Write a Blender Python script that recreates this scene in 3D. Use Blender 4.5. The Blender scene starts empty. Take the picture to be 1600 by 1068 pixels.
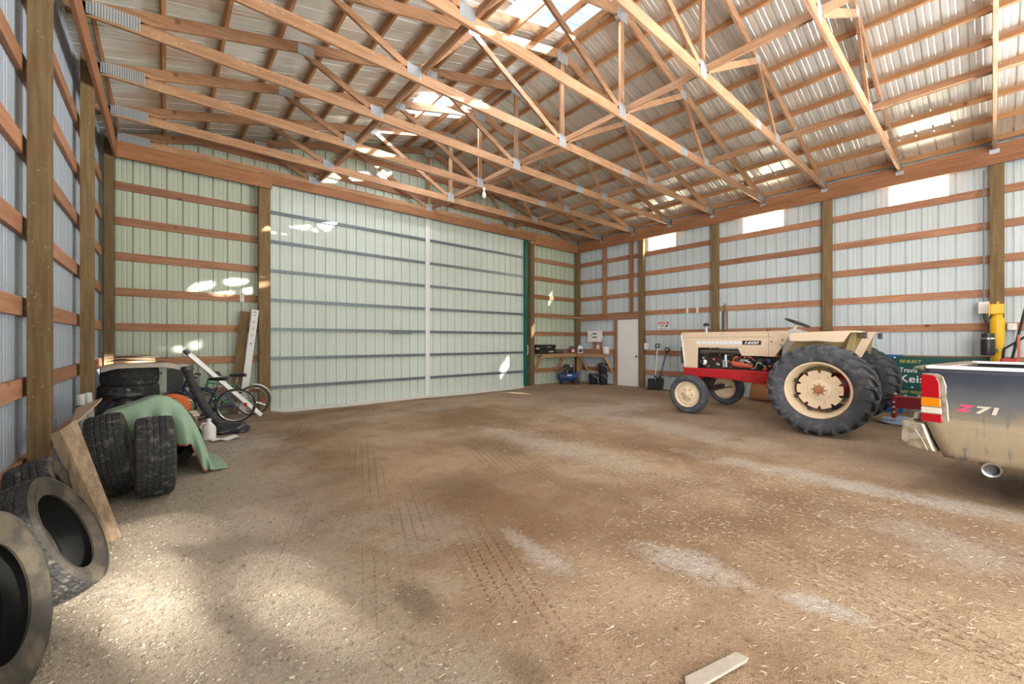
import bpy, bmesh, math, random
from mathutils import Vector, Matrix, Euler
random.seed(7)
PI = math.pi
sc = bpy.context.scene
COL = sc.collection
V = Vector

# ------------------------------------------------------------------ materials
def nodes_of(name):
    m = bpy.data.materials.new(name); m.use_nodes = True
    nt = m.node_tree; b = nt.nodes['Principled BSDF']
    return m, nt, b
def N(nt, t, **kw):
    n = nt.nodes.new(t)
    for k, v in kw.items():
        if k.startswith('i_'):
            n.inputs[int(k[2:])].default_value = v
        else:
            setattr(n, k, v)
    return n
def L(nt, a, ao, b, bi): nt.links.new(a.outputs[ao], b.inputs[bi])
def mixc(nt, fac, a, b, mode='MIX'):
    n = nt.nodes.new('ShaderNodeMix'); n.data_type = 'RGBA'; n.blend_type = mode
    for sock, val in ((0, fac), (6, a), (7, b)):
        if hasattr(val, 'links') or isinstance(val, bpy.types.NodeSocket): nt.links.new(val, n.inputs[sock])
        elif sock == 0: n.inputs[0].default_value = val
        else: n.inputs[sock].default_value = (*val, 1)
    return n.outputs[2]
def math_n(nt, op, a, b=None, clamp=False):
    n = nt.nodes.new('ShaderNodeMath'); n.operation = op; n.use_clamp = clamp
    for i, val in ((0, a), (1, b)):
        if val is None: continue
        if isinstance(val, bpy.types.NodeSocket): nt.links.new(val, n.inputs[i])
        else: n.inputs[i].default_value = val
    return n.outputs[0]
def noise_n(nt, vec, scale, detail=4, rough=.55):
    n = nt.nodes.new('ShaderNodeTexNoise'); n.inputs['Scale'].default_value = scale
    n.inputs['Detail'].default_value = detail; n.inputs['Roughness'].default_value = rough
    if vec is not None: nt.links.new(vec, n.inputs['Vector'])
    return n.outputs['Fac']
def ramp_n(nt, fac, lo, hi):
    n = nt.nodes.new('ShaderNodeMapRange'); n.clamp = True; n.interpolation_type = 'SMOOTHSTEP'
    nt.links.new(fac, n.inputs['Value']); n.inputs['From Min'].default_value = lo; n.inputs['From Max'].default_value = hi
    return n.outputs['Result']
def bump_n(nt, b, h, strength, dist=.01):
    n = nt.nodes.new('ShaderNodeBump'); n.inputs['Strength'].default_value = strength; n.inputs['Distance'].default_value = dist
    nt.links.new(h, n.inputs['Height']); nt.links.new(n.outputs[0], b.inputs['Normal'])
def objco(nt): return nt.nodes.new('ShaderNodeTexCoord').outputs['Object']
def scaled(nt, vec, s):
    n = nt.nodes.new('ShaderNodeMapping'); n.inputs['Scale'].default_value = s
    nt.links.new(vec, n.inputs['Vector']); return n.outputs[0]

def plain(name, c, rough=.5, metal=0., var=.12, scale=6., bump=0., dust=None, dustamt=.5, spec=None):
    m, nt, b = nodes_of(name); co = objco(nt)
    f = noise_n(nt, co, scale)
    col = mixc(nt, f, [x*(1-var) for x in c], [min(1, x*(1+var)) for x in c])
    if dust:
        f2 = ramp_n(nt, noise_n(nt, co, scale*1.7, 6, .65), .62-.3*dustamt, .85-.3*dustamt)
        col = mixc(nt, f2, (0, 0, 0), dust) if False else mixc_s(nt, f2, col, dust)
    nt.links.new(col, b.inputs['Base Color'])
    b.inputs['Roughness'].default_value = rough; b.inputs['Metallic'].default_value = metal
    if spec is not None: b.inputs['Specular IOR Level'].default_value = spec
    if bump: bump_n(nt, b, noise_n(nt, co, scale*5, 5), bump)
    return m
def mixc_s(nt, fac, colsock, c2):
    n = nt.nodes.new('ShaderNodeMix'); n.data_type = 'RGBA'
    nt.links.new(fac, n.inputs[0]); nt.links.new(colsock, n.inputs[6])
    if isinstance(c2, bpy.types.NodeSocket): nt.links.new(c2, n.inputs[7])
    else: n.inputs[7].default_value = (*c2, 1)
    return n.outputs[2]

def wood(name, c1, c2, axis, fleck=.5, rough=.7):
    """sawn lumber, grain along the given axis, pale flecks of dirt and dark knots"""
    m, nt, b = nodes_of(name); co = objco(nt)
    s = {'x': (.6, 9, 9), 'y': (9, .6, 9), 'z': (9, 9, .6)}[axis]
    g = noise_n(nt, scaled(nt, co, s), 3.2, 6, .6)
    big = noise_n(nt, co, .9, 2)
    col = mixc(nt, ramp_n(nt, g, .3, .72), c1, c2)
    oi = nt.nodes.new('ShaderNodeObjectInfo')
    hs = nt.nodes.new('ShaderNodeHueSaturation')
    nt.links.new(col, hs.inputs['Color'])
    v = math_n(nt, 'ADD', math_n(nt, 'MULTIPLY', oi.outputs['Random'], .35), .82)
    v2 = math_n(nt, 'MULTIPLY', v, math_n(nt, 'ADD', math_n(nt, 'MULTIPLY', big, .5), .75))
    nt.links.new(v2, hs.inputs['Value'])
    col = hs.outputs[0]
    kn = nt.nodes.new('ShaderNodeTexVoronoi'); kn.inputs['Scale'].default_value = 2.3
    nt.links.new(co, kn.inputs['Vector'])
    k = math_n(nt, 'SUBTRACT', 1., ramp_n(nt, kn.outputs['Distance'], .05, .12))
    col = mixc_s(nt, math_n(nt, 'MULTIPLY', k, .75), col, (.10, .04, .015))
    if fleck:
        fl = nt.nodes.new('ShaderNodeTexVoronoi'); fl.inputs['Scale'].default_value = 34
        nt.links.new(scaled(nt, co, (1, 1, .55)), fl.inputs['Vector'])
        f = math_n(nt, 'SUBTRACT', 1., ramp_n(nt, fl.outputs['Distance'], .10, .2))
        f = math_n(nt, 'MULTIPLY', f, ramp_n(nt, noise_n(nt, co, 2.2, 3), .42, .62))
        col = mixc_s(nt, math_n(nt, 'MULTIPLY', f, fleck), col, (.72, .62, .5))
    nt.links.new(col, b.inputs['Base Color']); b.inputs['Roughness'].default_value = rough
    bump_n(nt, b, g, .25, .004)
    return m
def sheet(name, c, rough=.5, metal=0., var=.06, streak=.10):
    """painted ribbed steel with faint vertical streaks of dirt"""
    m, nt, b = nodes_of(name); co = objco(nt)
    f = noise_n(nt, scaled(nt, co, (3, 3, .25)), 2.2, 5)
    f2 = noise_n(nt, co, .7, 3)
    col = mixc(nt, f, [x*(1-streak) for x in c], [min(1, x*(1+var)) for x in c])
    col = mixc_s(nt, math_n(nt, 'MULTIPLY', ramp_n(nt, f2, .55, .8), .25), col, (.36, .36, .28))
    nt.links.new(col, b.inputs['Base Color'])
    b.inputs['Roughness'].default_value = rough; b.inputs['Metallic'].default_value = metal
    bump_n(nt, b, noise_n(nt, co, 3.5, 2), .04, .03)
    return m

OR1, OR2 = (.36, .135, .045), (.52, .235, .09)
M = {}
for ax in 'xyz':
    M['truss_'+ax] = wood('truss lumber '+ax, (.27, .135, .065), (.42, .245, .14), ax, .7)
    M['girt_'+ax] = wood('girt lumber '+ax, (.31, .14, .075), (.44, .225, .13), ax, .25)
    M['beam_'+ax] = wood('beam lumber '+ax, (.28, .115, .05), (.40, .185, .085), ax, .55)
M['purlin'] = wood('purlin lumber', (.34, .165, .07), (.50, .275, .13), 'y', .35)
M['post'] = wood('treated post', (.140, .088, .038), (.225, .148, .068), 'z', .3, .8)
M['oldwood_z'] = wood('weathered plank', (.20, .14, .09), (.37, .275, .19), 'z', .5, .85)
M['bench'] = wood('bench lumber', (.38, .2, .09), (.6, .38, .2), 'x', .2)
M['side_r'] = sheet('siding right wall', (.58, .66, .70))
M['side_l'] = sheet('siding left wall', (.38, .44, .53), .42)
M['side_b'] = sheet('siding back wall', (.52, .58, .48), .45)
M['doorskin'] = sheet('big door skin', (.63, .71, .67), .45)
M['roofskin'] = sheet('roof sheet', (.82, .82, .79), .34, .62)
M['steel'] = plain('door rail steel', (.17, .20, .24), .35, .4)
M['galv'] = plain('galvanised plate', (.55, .60, .66), .4, .8, .2, 25)
M['white'] = plain('white paint', (.80, .80, .80), .45, 0, .05, 3)
M['whitestrip'] = plain('white metal strip', (.78, .80, .80), .4, 0, .05, 3)
M['green'] = plain('dark green paint', (.015, .11, .085), .4)
M['concrete'] = plain('pale sill', (.7, .7, .68), .8)
M['rubber'] = plain('tyre rubber', (.028, .029, .031), .75, 0, .3, 9, .4, (.2, .18, .15), .35)
M['rubber_dusty'] = plain('dusty tyre sidewall', (.048, .045, .040), .8, 0, .3, 4, .3, (.12, .10, .075), .6)
M['liner'] = plain('tyre inner liner', (.014, .014, .015), .6)
M['rubber_trac'] = plain('tractor tyre rubber', (.052, .058, .072), .7, 0, .3, 6, .3, (.14, .13, .125), .45)
M['cream'] = plain('cream tractor paint', (.72, .57, .42), .42, 0, .06, 4, 0, (.45, .30, .17), .12)
M['cream_rim'] = plain('cream wheel paint', (.74, .60, .42), .45, 0, .1, 8, 0, (.42, .26, .13), .25)
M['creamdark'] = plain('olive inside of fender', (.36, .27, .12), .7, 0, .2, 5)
M['red'] = plain('red tractor paint', (.46, .018, .025), .35, 0, .2, 6, 0, (.12, .03, .025), .25)
M['darkred'] = plain('dark red implement paint', (.20, .012, .02), .35)
M['engine'] = plain('oily engine iron', (.055, .042, .036), .5, .4, .4, 12, .3)
M['rustorange'] = plain('orange engine paint', (.50, .11, .05), .5, 0, .2, 10)
M['iron'] = plain('dark iron', (.09, .085, .085), .45, .6, .3, 10)
M['exh'] = plain('weathered muffler', (.14, .115, .105), .5, .7, .3, 12)
M['black'] = plain('black plastic', (.018, .018, .02), .4, 0, .2)
M['darkgrey'] = plain('dark grey plastic', (.06, .06, .065), .5)
M['chrome'] = plain('chrome', (.72, .72, .74), .15, 1., .05)
M['alu'] = plain('bare aluminium', (.70, .72, .74), .35, .6, .05)
M['grey'] = plain('grey enamel', (.52, .53, .51), .5, .1)
M['card'] = plain('cardboard', (.42, .31, .21), .9, 0, .15, 3)
M['cardpale'] = plain('pale cardboard', (.62, .56, .48), .9, 0, .1, 3)
M['panelbrown'] = plain('tan hardboard', (.46, .35, .25), .8, 0, .1, 3)
M['tarp'] = plain('green tarpaulin', (.30, .44, .33), .6, 0, .10, 5, .15)
M['redhem'] = plain('red hem', (.30, .03, .03), .8)
M['orange'] = plain('orange plastic', (.62, .13, .015), .4, 0, .1)
M['bag'] = plain('black bin bag', (.035, .036, .045), .25, 0, .2, 8)
M['blue'] = plain('blue enamel', (.02, .06, .22), .35, 0, .2, 8)
M['navy'] = plain('navy bike paint', (.03, .04, .13), .3, .2)
M['bikegreen'] = plain('teal bike paint', (.04, .28, .19), .35)
M['skin_yel'] = plain('yellow hoist paint', (.80, .47, .01), .4, 0, .06)
M['reflector'] = plain('red reflector', (.55, .02, .02), .2)
M['amber'] = plain('amber lens', (.60, .17, .005), .15)
M['redlens'] = plain('red lens', (.30, .004, .008), .12)
M['clearlens'] = plain('clear lens', (.50, .45, .37), .2)
M['signgreen'] = plain('sign green', (.006, .075, .065), .35, 0, .05)
M['signblue'] = plain('board blue', (.01, .10, .36), .4)
M['signyellow'] = plain('sign yellow print', (.75, .60, .10), .5)
M['signwhite'] = plain('sign white print', (.85, .85, .85), .5)
M['signred'] = plain('sign red print', (.55, .05, .13), .5)
M['inkblack'] = plain('black print', (.02, .02, .02), .5)
M['print_grey'] = plain('faded grey print', (.40, .36, .40), .6)
M['splinter'] = plain('grey weathered splinter', (.40, .35, .29), .9, 0, .25, 25)
M['paper'] = plain('white paper', (.75, .75, .75), .8)
M['bluecloth'] = plain('pale blue sheet', (.33, .42, .62), .7)
M['rust'] = plain('rusty brown panel', (.36, .16, .07), .65, 0, .3, 5)
M['straw'] = plain('straw', (.55, .47, .35), .8, 0, .25, 30)
M['foliage'] = plain('leaf green', (.10, .20, .04), .6)
M['bark'] = plain('bark', (.12, .08, .05), .9)
M['bulbglass'] = plain('frosted bulb', (.80, .78, .72), .25)

# translucent roof / wall light panels
def translucent(name, tint, tr):
    m, nt, b = nodes_of(name); out = nt.nodes['Material Output']
    t = N(nt, 'ShaderNodeBsdfTransparent'); t.inputs[0].default_value = (*tint, 1)
    d = N(nt, 'ShaderNodeBsdfTranslucent'); d.inputs[0].default_value = (.9, .9, .88, 1)
    mx = N(nt, 'ShaderNodeMixShader'); mx.inputs[0].default_value = tr
    L(nt, d, 0, mx, 1); L(nt, t, 0, mx, 2); L(nt, mx, 0, out, 0)
    return m
M['skylight'] = translucent('clear ribbed roof panel', (.95, .98, 1), .9)
M['eavelight'] = translucent('white ribbed wall light panel', (1, .98, .92), .45)

# dirt floor
def floor_mat():
    m, nt, b = nodes_of('dirt and gravel floor'); co = objco(nt)
    big = noise_n(nt, co, .55, 4, .6); mid = noise_n(nt, co, 2.6, 5, .62); fine = noise_n(nt, co, 26, 5, .7); grit = noise_n(nt, co, 85, 3, .7)
    col = mixc(nt, ramp_n(nt, big, .32, .68), (.32, .195, .112), (.62, .45, .30))
    col = mixc_s(nt, math_n(nt, 'MULTIPLY', ramp_n(nt, mid, .5, .75), .55), col, (.33, .21, .125))
    sep = nt.nodes.new('ShaderNodeSeparateXYZ'); nt.links.new(co, sep.inputs[0])
    x = math_n(nt, 'ADD', sep.outputs[0], math_n(nt, 'MULTIPLY', math_n(nt, 'SUBTRACT', mid, .5), 1.6))
    grav = math_n(nt, 'SUBTRACT', 1., ramp_n(nt, x, .2, 1.7))
    col = mixc_s(nt, math_n(nt, 'MULTIPLY', grav, .85), col, (.56, .50, .41))
    far = math_n(nt, 'MULTIPLY', ramp_n(nt, sep.outputs[0], 4.5, 7.5), .45)
    col = mixc_s(nt, far, col, (.45, .36, .30))
    # pale dried patches (x, y, rx, ry, angle, amount)
    for (px, py, rx, ry, an, am) in ((1.92, 2.05, .11, .40, -.05, .75), (2.58, 1.22, .17, .42, .15, .9), (2.72, .60, .09, .24, .2, .9), (1.5, 2.9, .4, .5, 0, .35),
                                (5.2, .9, .24, 1.7, .05, .9), (4.2, .2, .4, .6, 0, .5), (4.05, 3.9, .42, 1.6, .05, .6), (6.4, 3.4, .5, 1.8, -.2, .6), (7.2, 5.2, 1.6, .6, 0, .6),
                                (.95, 6.7, .5, .6, 0, .6), (3.8, 7.6, 1.6, .35, 0, .5)):
        mp = nt.nodes.new('ShaderNodeMapping'); mp.vector_type = 'TEXTURE'
        mp.inputs['Location'].default_value = (px, py, 0); mp.inputs['Rotation'].default_value = (0, 0, an); mp.inputs['Scale'].default_value = (rx, ry, 1)
        nt.links.new(co, mp.inputs['Vector'])
        ln = nt.nodes.new('ShaderNodeVectorMath'); ln.operation = 'LENGTH'; nt.links.new(mp.outputs[0], ln.inputs[0])
        d = math_n(nt, 'ADD', ln.outputs['Value'], math_n(nt, 'ADD', math_n(nt, 'MULTIPLY', math_n(nt, 'SUBTRACT', fine, .5), 1.4), math_n(nt, 'MULTIPLY', math_n(nt, 'SUBTRACT', mid, .5), 2.2)))
        f = math_n(nt, 'MULTIPLY', math_n(nt, 'SUBTRACT', 1., ramp_n(nt, d, .2, 1.3)), am*.75)
        col = mixc_s(nt, f, col, (.72, .66, .60))
    # tyre tracks running away from the camera
    def tracks(ang, scale, lo, hi, px0, px1):
        mp = nt.nodes.new('ShaderNodeMapping'); mp.inputs['Rotation'].default_value = (0, 0, ang); nt.links.new(co, mp.inputs['Vector'])
        sp = nt.nodes.new('ShaderNodeSeparateXYZ'); nt.links.new(mp.outputs[0], sp.inputs[0])
        w = math_n(nt, 'SINE', math_n(nt, 'ADD', math_n(nt, 'MULTIPLY', sp.outputs[0], scale), math_n(nt, 'MULTIPLY', big, 3.)))
        brk = math_n(nt, 'SINE', math_n(nt, 'MULTIPLY', sp.outputs[1], 120.))
        w = math_n(nt, 'MULTIPLY', ramp_n(nt, w, .75, .98), ramp_n(nt, brk, -.9, .3))
        msk = math_n(nt, 'MULTIPLY', ramp_n(nt, noise_n(nt, scaled(nt, mp.outputs[0], (1.4, .35, 1)), .9, 2), lo, hi), 1.)
        inside = math_n(nt, 'MULTIPLY', ramp_n(nt, sep.outputs[0], px0, px0+.6), math_n(nt, 'SUBTRACT', 1., ramp_n(nt, sep.outputs[0], px1-.6, px1)))
        return math_n(nt, 'MULTIPLY', math_n(nt, 'MULTIPLY', w, msk), inside)
    tr = math_n(nt, 'MAXIMUM', tracks(math.radians(20), 85, .47, .60, .2, 4.2), tracks(math.radians(-6), 70, .52, .64, 2.2, 7.5))
    col = mixc_s(nt, math_n(nt, 'MULTIPLY', tr, .38), col, (.17, .11, .065))
    col = mixc_s(nt, math_n(nt, 'MULTIPLY', ramp_n(nt, fine, .52, .76), .75), col, (.16, .105, .062))
    for (px, py, rx, ry, am) in ((1.05, 2.05, .12, .34, .6), (1.2, 1.3, .1, .2, .5), (2.2, 3.4, .5, .5, .35), (3.1, 2.6, .25, 1.0, .35), (3.4, 4.6, .4, .8, .4)):
        mp = nt.nodes.new('ShaderNodeMapping'); mp.vector_type = 'TEXTURE'; mp.inputs['Location'].default_value = (px, py, 0); mp.inputs['Scale'].default_value = (rx, ry, 1)
        nt.links.new(co, mp.inputs['Vector'])
        ln = nt.nodes.new('ShaderNodeVectorMath'); ln.operation = 'LENGTH'; nt.links.new(mp.outputs[0], ln.inputs[0])
        d = math_n(nt, 'ADD', ln.outputs['Value'], math_n(nt, 'MULTIPLY', math_n(nt, 'SUBTRACT', mid, .5), 2.5))
        col = mixc_s(nt, math_n(nt, 'MULTIPLY', math_n(nt, 'SUBTRACT', 1., ramp_n(nt, d, .2, 1.2)), am), col, (.17, .10, .055))
    g2 = noise_n(nt, co, 190, 3, .75)
    col = mixc_s(nt, math_n(nt, 'MULTIPLY', ramp_n(nt, g2, .5, .68), .45), col, (.15, .095, .058))
    col = mixc_s(nt, math_n(nt, 'MULTIPLY', ramp_n(nt, noise_n(nt, co, 120, 2, .8), .58, .70), .5), col, (.64, .55, .44))
    col = mixc_s(nt, math_n(nt, 'MULTIPLY', ramp_n(nt, grit, .58, .78), math_n(nt, 'ADD', math_n(nt, 'MULTIPLY', grav, .5), .3)), col, (.62, .56, .47))
    nt.links.new(col, b.inputs['Base Color']); b.inputs['Roughness'].default_value = .95
    b.inputs['Specular IOR Level'].default_value = .15
    h = math_n(nt, 'ADD', math_n(nt, 'MULTIPLY', fine, .6), math_n(nt, 'MULTIPLY', grit, .5))
    h = math_n(nt, 'SUBTRACT', math_n(nt, 'ADD', h, math_n(nt, 'MULTIPLY', mid, 1.5)), math_n(nt, 'MULTIPLY', tr, .35))
    bump_n(nt, b, h, 1., .045)
    return m
M['floor'] = floor_mat()
M['ground'] = plain('outside ground', (.42, .38, .28), .95)
def plate_mat():
    m, nt, b = nodes_of('toothed nail plate'); co = objco(nt)
    wv = nt.nodes.new('ShaderNodeTexWave'); wv.bands_direction = 'X'; wv.inputs['Scale'].default_value = 14; wv.inputs['Distortion'].default_value = .4
    nt.links.new(co, wv.inputs['Vector'])
    col = mixc(nt, wv.outputs['Fac'], (.24, .28, .33), (.62, .66, .70))
    nt.links.new(col, b.inputs['Base Color']); b.inputs['Metallic'].default_value = .6; b.inputs['Roughness'].default_value = .42
    bump_n(nt, b, wv.outputs['Fac'], .3, .004); return m
M['plate'] = plate_mat()
def pebble_mat():
    m, nt, b = nodes_of('gravel stones'); g = nt.nodes.new('ShaderNodeNewGeometry')
    cr = nt.nodes.new('ShaderNodeValToRGB'); nt.links.new(g.outputs['Random Per Island'], cr.inputs[0])
    e = cr.color_ramp.elements; e[0].color = (.17, .14, .11, 1); e[1].color = (.52, .47, .39, 1)
    nt.links.new(cr.outputs[0], b.inputs['Base Color']); b.inputs['Roughness'].default_value = .9
    return m
M['pebble'] = pebble_mat()
def truck_mat():
    m, nt, b = nodes_of('dark blue truck paint under road dirt'); co = objco(nt)
    sep = nt.nodes.new('ShaderNodeSeparateXYZ'); nt.links.new(co, sep.inputs[0])
    n1 = noise_n(nt, co, 3, 5); n2 = noise_n(nt, scaled(nt, co, (5, 5, .5)), 2.6, 5, .7); n3 = noise_n(nt, co, 14, 5, .7)
    z = math_n(nt, 'ADD', sep.outputs[2], math_n(nt, 'MULTIPLY', math_n(nt, 'SUBTRACT', n1, .5), .22))
    col = mixc(nt, n3, (.016, .021, .036), (.035, .042, .06))
    haze = math_n(nt, 'SUBTRACT', 1., ramp_n(nt, z, .72, 1.16))
    col = mixc_s(nt, math_n(nt, 'MULTIPLY', haze, .5), col, (.17, .165, .155))
    mud = math_n(nt, 'SUBTRACT', 1., ramp_n(nt, z, .66, .86))
    mud = math_n(nt, 'MULTIPLY', mud, math_n(nt, 'SUBTRACT', 1., math_n(nt, 'MULTIPLY', ramp_n(nt, n2, .54, .66), .8)))
    col = mixc_s(nt, math_n(nt, 'MULTIPLY', mud, .95), col, mixc(nt, n3, (.21, .16, .095), (.31, .24, .15)))
    nt.links.new(col, b.inputs['Base Color'])
    r = math_n(nt, 'ADD', math_n(nt, 'MULTIPLY', math_n(nt, 'MAXIMUM', haze, mud), .5), .28, True)
    nt.links.new(r, b.inputs['Roughness'])
    return m
M['truck'] = truck_mat()
M['dirtychrome'] = plain('dirty bumper steel', (.40, .36, .30), .38, .5, .35, 7, 0, (.24, .185, .115), .75)

# ------------------------------------------------------------------ mesh builder
class MB:
    def __init__(s): s.v = []; s.f = []
    def add(s, vs, fs):
        o = len(s.v); s.v += [V(p) for p in vs]; s.f += [tuple(i+o for i in f) for f in fs]; return s
    def box(s, c, d, R=None):
        c = V(c); hx, hy, hz = d[0]/2, d[1]/2, d[2]/2
        vs = [V((x, y, z)) for x in (-hx, hx) for y in (-hy, hy) for z in (-hz, hz)]
        if R: vs = [R @ p for p in vs]
        return s.add([c+p for p in vs], [(0, 1, 3, 2), (4, 6, 7, 5), (0, 4, 5, 1), (2, 3, 7, 6), (0, 2, 6, 4), (1, 5, 7, 3)])
    def span(s, a, b):   # box from corner a to corner b
        return s.box([(a[i]+b[i])/2 for i in range(3)], [abs(b[i]-a[i]) for i in range(3)])
    def beam(s, p0, p1, w, h, up=(0, 0, 1)):
        p0, p1 = V(p0), V(p1); d = p1-p0; l = d.length; d = d/l; u = V(up); side = d.cross(u).normalized(); u = side.cross(d).normalized()
        R = Matrix((d, side, u)).transposed()
        return s.box((p0+p1)/2, (l, w, h), R)
    def tube(s, pts, r, n=10, closed=False):
        pts = [V(p) for p in pts]; m = len(pts)
        rs = r if isinstance(r, (list, tuple)) else [r]*m
        rings = []; prev = None
        for i, p in enumerate(pts):
            if closed: t = (pts[(i+1) % m]-pts[i-1])
            else: t = pts[min(i+1, m-1)]-pts[max(i-1, 0)]
            t.normalize()
            if prev is None:
                a = V((0, 0, 1)) if abs(t.z) < .9 else V((1, 0, 0)); u = t.cross(a).normalized()
            else:
                u = prev-t*prev.dot(t)
                u = u.normalized() if u.length > 1e-6 else t.orthogonal().normalized()
            prev = u; w = t.cross(u)
            rings.append([p+rs[i]*(math.cos(2*PI*k/n)*u+math.sin(2*PI*k/n)*w) for k in range(n)])
        vs = [q for ring in rings for q in ring]; fs = []
        for i in range(m if closed else m-1):
            j = (i+1) % m
            for k in range(n): fs.append((i*n+k, i*n+(k+1) % n, j*n+(k+1) % n, j*n+k))
        if not closed: fs += [tuple(range(n-1, -1, -1)), tuple((m-1)*n+k for k in range(n))]
        return s.add(vs, fs)
    def lathe(s, prof, n=32, c=(0, 0, 0), axis=(0, 0, 1), closed=False, cap=True):
        a = V(axis).normalized(); u = a.orthogonal().normalized(); w = a.cross(u); c = V(c); m = len(prof); vs = []
        for r, h in prof:
            for k in range(n):
                t = 2*PI*k/n; vs.append(c+a*h+r*(math.cos(t)*u+math.sin(t)*w))
        fs = []
        for i in range(m if closed else m-1):
            j = (i+1) % m
            for k in range(n): fs.append((i*n+k, i*n+(k+1) % n, j*n+(k+1) % n, j*n+k))
        if not closed and cap:
            if prof[0][0] > 1e-5: fs.append(tuple(range(n-1, -1, -1)))
            if prof[-1][0] > 1e-5: fs.append(tuple((m-1)*n+k for k in range(n)))
        return s.add(vs, fs)
    def prism(s, poly, depth, o=(0, 0, 0), ux=(1, 0, 0), uy=(0, 0, 1), un=(0, 1, 0)):
        o, ux, uy, un = V(o), V(ux), V(uy), V(un); n = len(poly)
        a = [o+ux*x+uy*y for x, y in poly]; b = [p+un*depth for p in a]
        fs = [tuple(range(n)), tuple(range(2*n-1, n-1, -1))]+[(i, i+n, (i+1) % n+n, (i+1) % n) for i in range(n)]
        return s.add(a+b, fs)
    def grid(s, fn, nu, nv):
        vs = [fn(i/nu, j/nv) for i in range(nu+1) for j in range(nv+1)]
        return s.add(vs, [(i*(nv+1)+j, (i+1)*(nv+1)+j, (i+1)*(nv+1)+j+1, i*(nv+1)+j+1) for i in range(nu) for j in range(nv)])
    def sphere(s, c, r, nu=16, nv=10, sc=(1, 1, 1), fn=None):
        c = V(c); vs = []
        for i in range(nv+1):
            th = PI*i/nv
            for k in range(nu):
                ph = 2*PI*k/nu; d = V((math.sin(th)*math.cos(ph), math.sin(th)*math.sin(ph), math.cos(th)))
                q = r*(fn(d) if fn else 1); vs.append(c+V((d.x*sc[0], d.y*sc[1], d.z*sc[2]))*q)
        return s.add(vs, [(i*nu+k, i*nu+(k+1) % nu, (i+1)*nu+(k+1) % nu, (i+1)*nu+k) for i in range(nv) for k in range(nu)])
ORG = {}
def part(name, mb, mat, parent=None, bevel=0., smooth=False, solid=0., label=None, subsurf=0, loc=None, ang=35):
    me = bpy.data.meshes.new(name)
    off = V((0, 0, 0))
    if parent is not None: off = ORG.get(parent.name, V((0, 0, 0)))
    elif loc is not None: off = V(loc)
    me.from_pydata([p-off for p in mb.v], [], mb.f)
    bm = bmesh.new(); bm.from_mesh(me)
    bmesh.ops.remove_doubles(bm, verts=bm.verts, dist=1e-5)
    bmesh.ops.recalc_face_normals(bm, faces=bm.faces); bm.to_mesh(me); bm.free()
    me.materials.append(M[mat] if isinstance(mat, str) else mat)
    if smooth:
        me.polygons.foreach_set('use_smooth', [True]*len(me.polygons)); me.set_sharp_from_angle(angle=math.radians(ang))
    o = bpy.data.objects.new(name, me); COL.objects.link(o)
    if parent is not None: o.parent = parent
    elif loc is not None: o.location = off
    ORG[o.name] = off
    if bevel:
        b = o.modifiers.new('bevel', 'BEVEL'); b.width = bevel; b.segments = 2; b.limit_method = 'ANGLE'; b.angle_limit = math.radians(40)
    if solid:
        q = o.modifiers.new('solid', 'SOLIDIFY'); q.thickness = solid; q.offset = 0
    if subsurf:
        q = o.modifiers.new('sub', 'SUBSURF'); q.levels = q.render_levels = subsurf
    if label: o['label'] = label
    return o
def tag(o, label, cat, group=None):
    o['label'] = label; o['category'] = cat
    if group: o['group'] = group
    return o
def thing(name, label, cat, loc=(0, 0, 0), group=None, local=False, rot=None):
    o = bpy.data.objects.new(name, None); COL.objects.link(o); o.location = loc; o.empty_display_size = .1
    if rot is not None: o.rotation_euler = rot
    ORG[o.name] = V((0, 0, 0)) if local else V(loc)
    return tag(o, label, cat, group)
def struct(name, mb, mat, **kw):
    o = part(name, mb, mat, **kw); o['kind'] = 'structure'; return o
def clone(root, loc, rot=None, label=None, group=None):
    def cp(o, par):
        c = o.copy(); COL.objects.link(c); c.parent = par
        for ch in o.children: cp(ch, c)
        return c
    r = cp(root, None); r.location = loc
    if rot is not None: r.rotation_euler = rot
    if label: r['label'] = label
    if group: r['group'] = group
    return r
def text(name, s, mat, parent, o, ux, uy, un, width=None, height=None, bold=0., slant=0., extrude=.001, loc=None):
    cu = bpy.data.curves.new(name, 'FONT'); cu.body = s; cu.size = 1; cu.offset = bold; cu.shear = slant; cu.fill_mode = 'BOTH'; cu.extrude = .001
    ob = bpy.data.objects.new(name, cu); COL.objects.link(ob)
    dg = bpy.context.evaluated_depsgraph_get(); me = bpy.data.meshes.new_from_object(ob.evaluated_get(dg))
    bpy.data.objects.remove(ob); bpy.data.curves.remove(cu)
    xs = [v.co.x for v in me.vertices]; ys = [v.co.y for v in me.vertices]
    x0, x1, y0, y1 = min(xs), max(xs), min(ys), max(ys)
    sx = width/(x1-x0) if width else None; sy = height/(y1-y0) if height else None
    sx = sx or sy; sy = sy or sx
    o, ux, uy, un = V(o), V(ux), V(uy), V(un)
    off = ORG.get(parent.name, V((0, 0, 0)))
    for v in me.vertices:
        v.co = o+ux*((v.co.x-x0)*sx)+uy*((v.co.y-y0)*sy)+un*(v.co.z/.001*extrude)-off
    me.materials.clear(); me.materials.append(M[mat])
    ob = bpy.data.objects.new(name, me); COL.objects.link(ob); ob.parent = parent; ORG[ob.name] = off
    return ob

# ------------------------------------------------------------------ room dimensions
XL, XR, YB, YF = -.68, 11.20, 9.74, -6.0      # inner faces of the posts; back girt face; front wall
XC = (XL+XR)/2
SXL, SXR = XL-.18, XR+.18                      # siding planes
ZC = 4.80                                      # truss bearing
SL = .262
def under(x): return 4.94+SL*(min(x, 2*XC-x)+.12)      # underside of top chords
def roofz(x): return under(x)+.145+.092
YEND = YF
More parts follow.
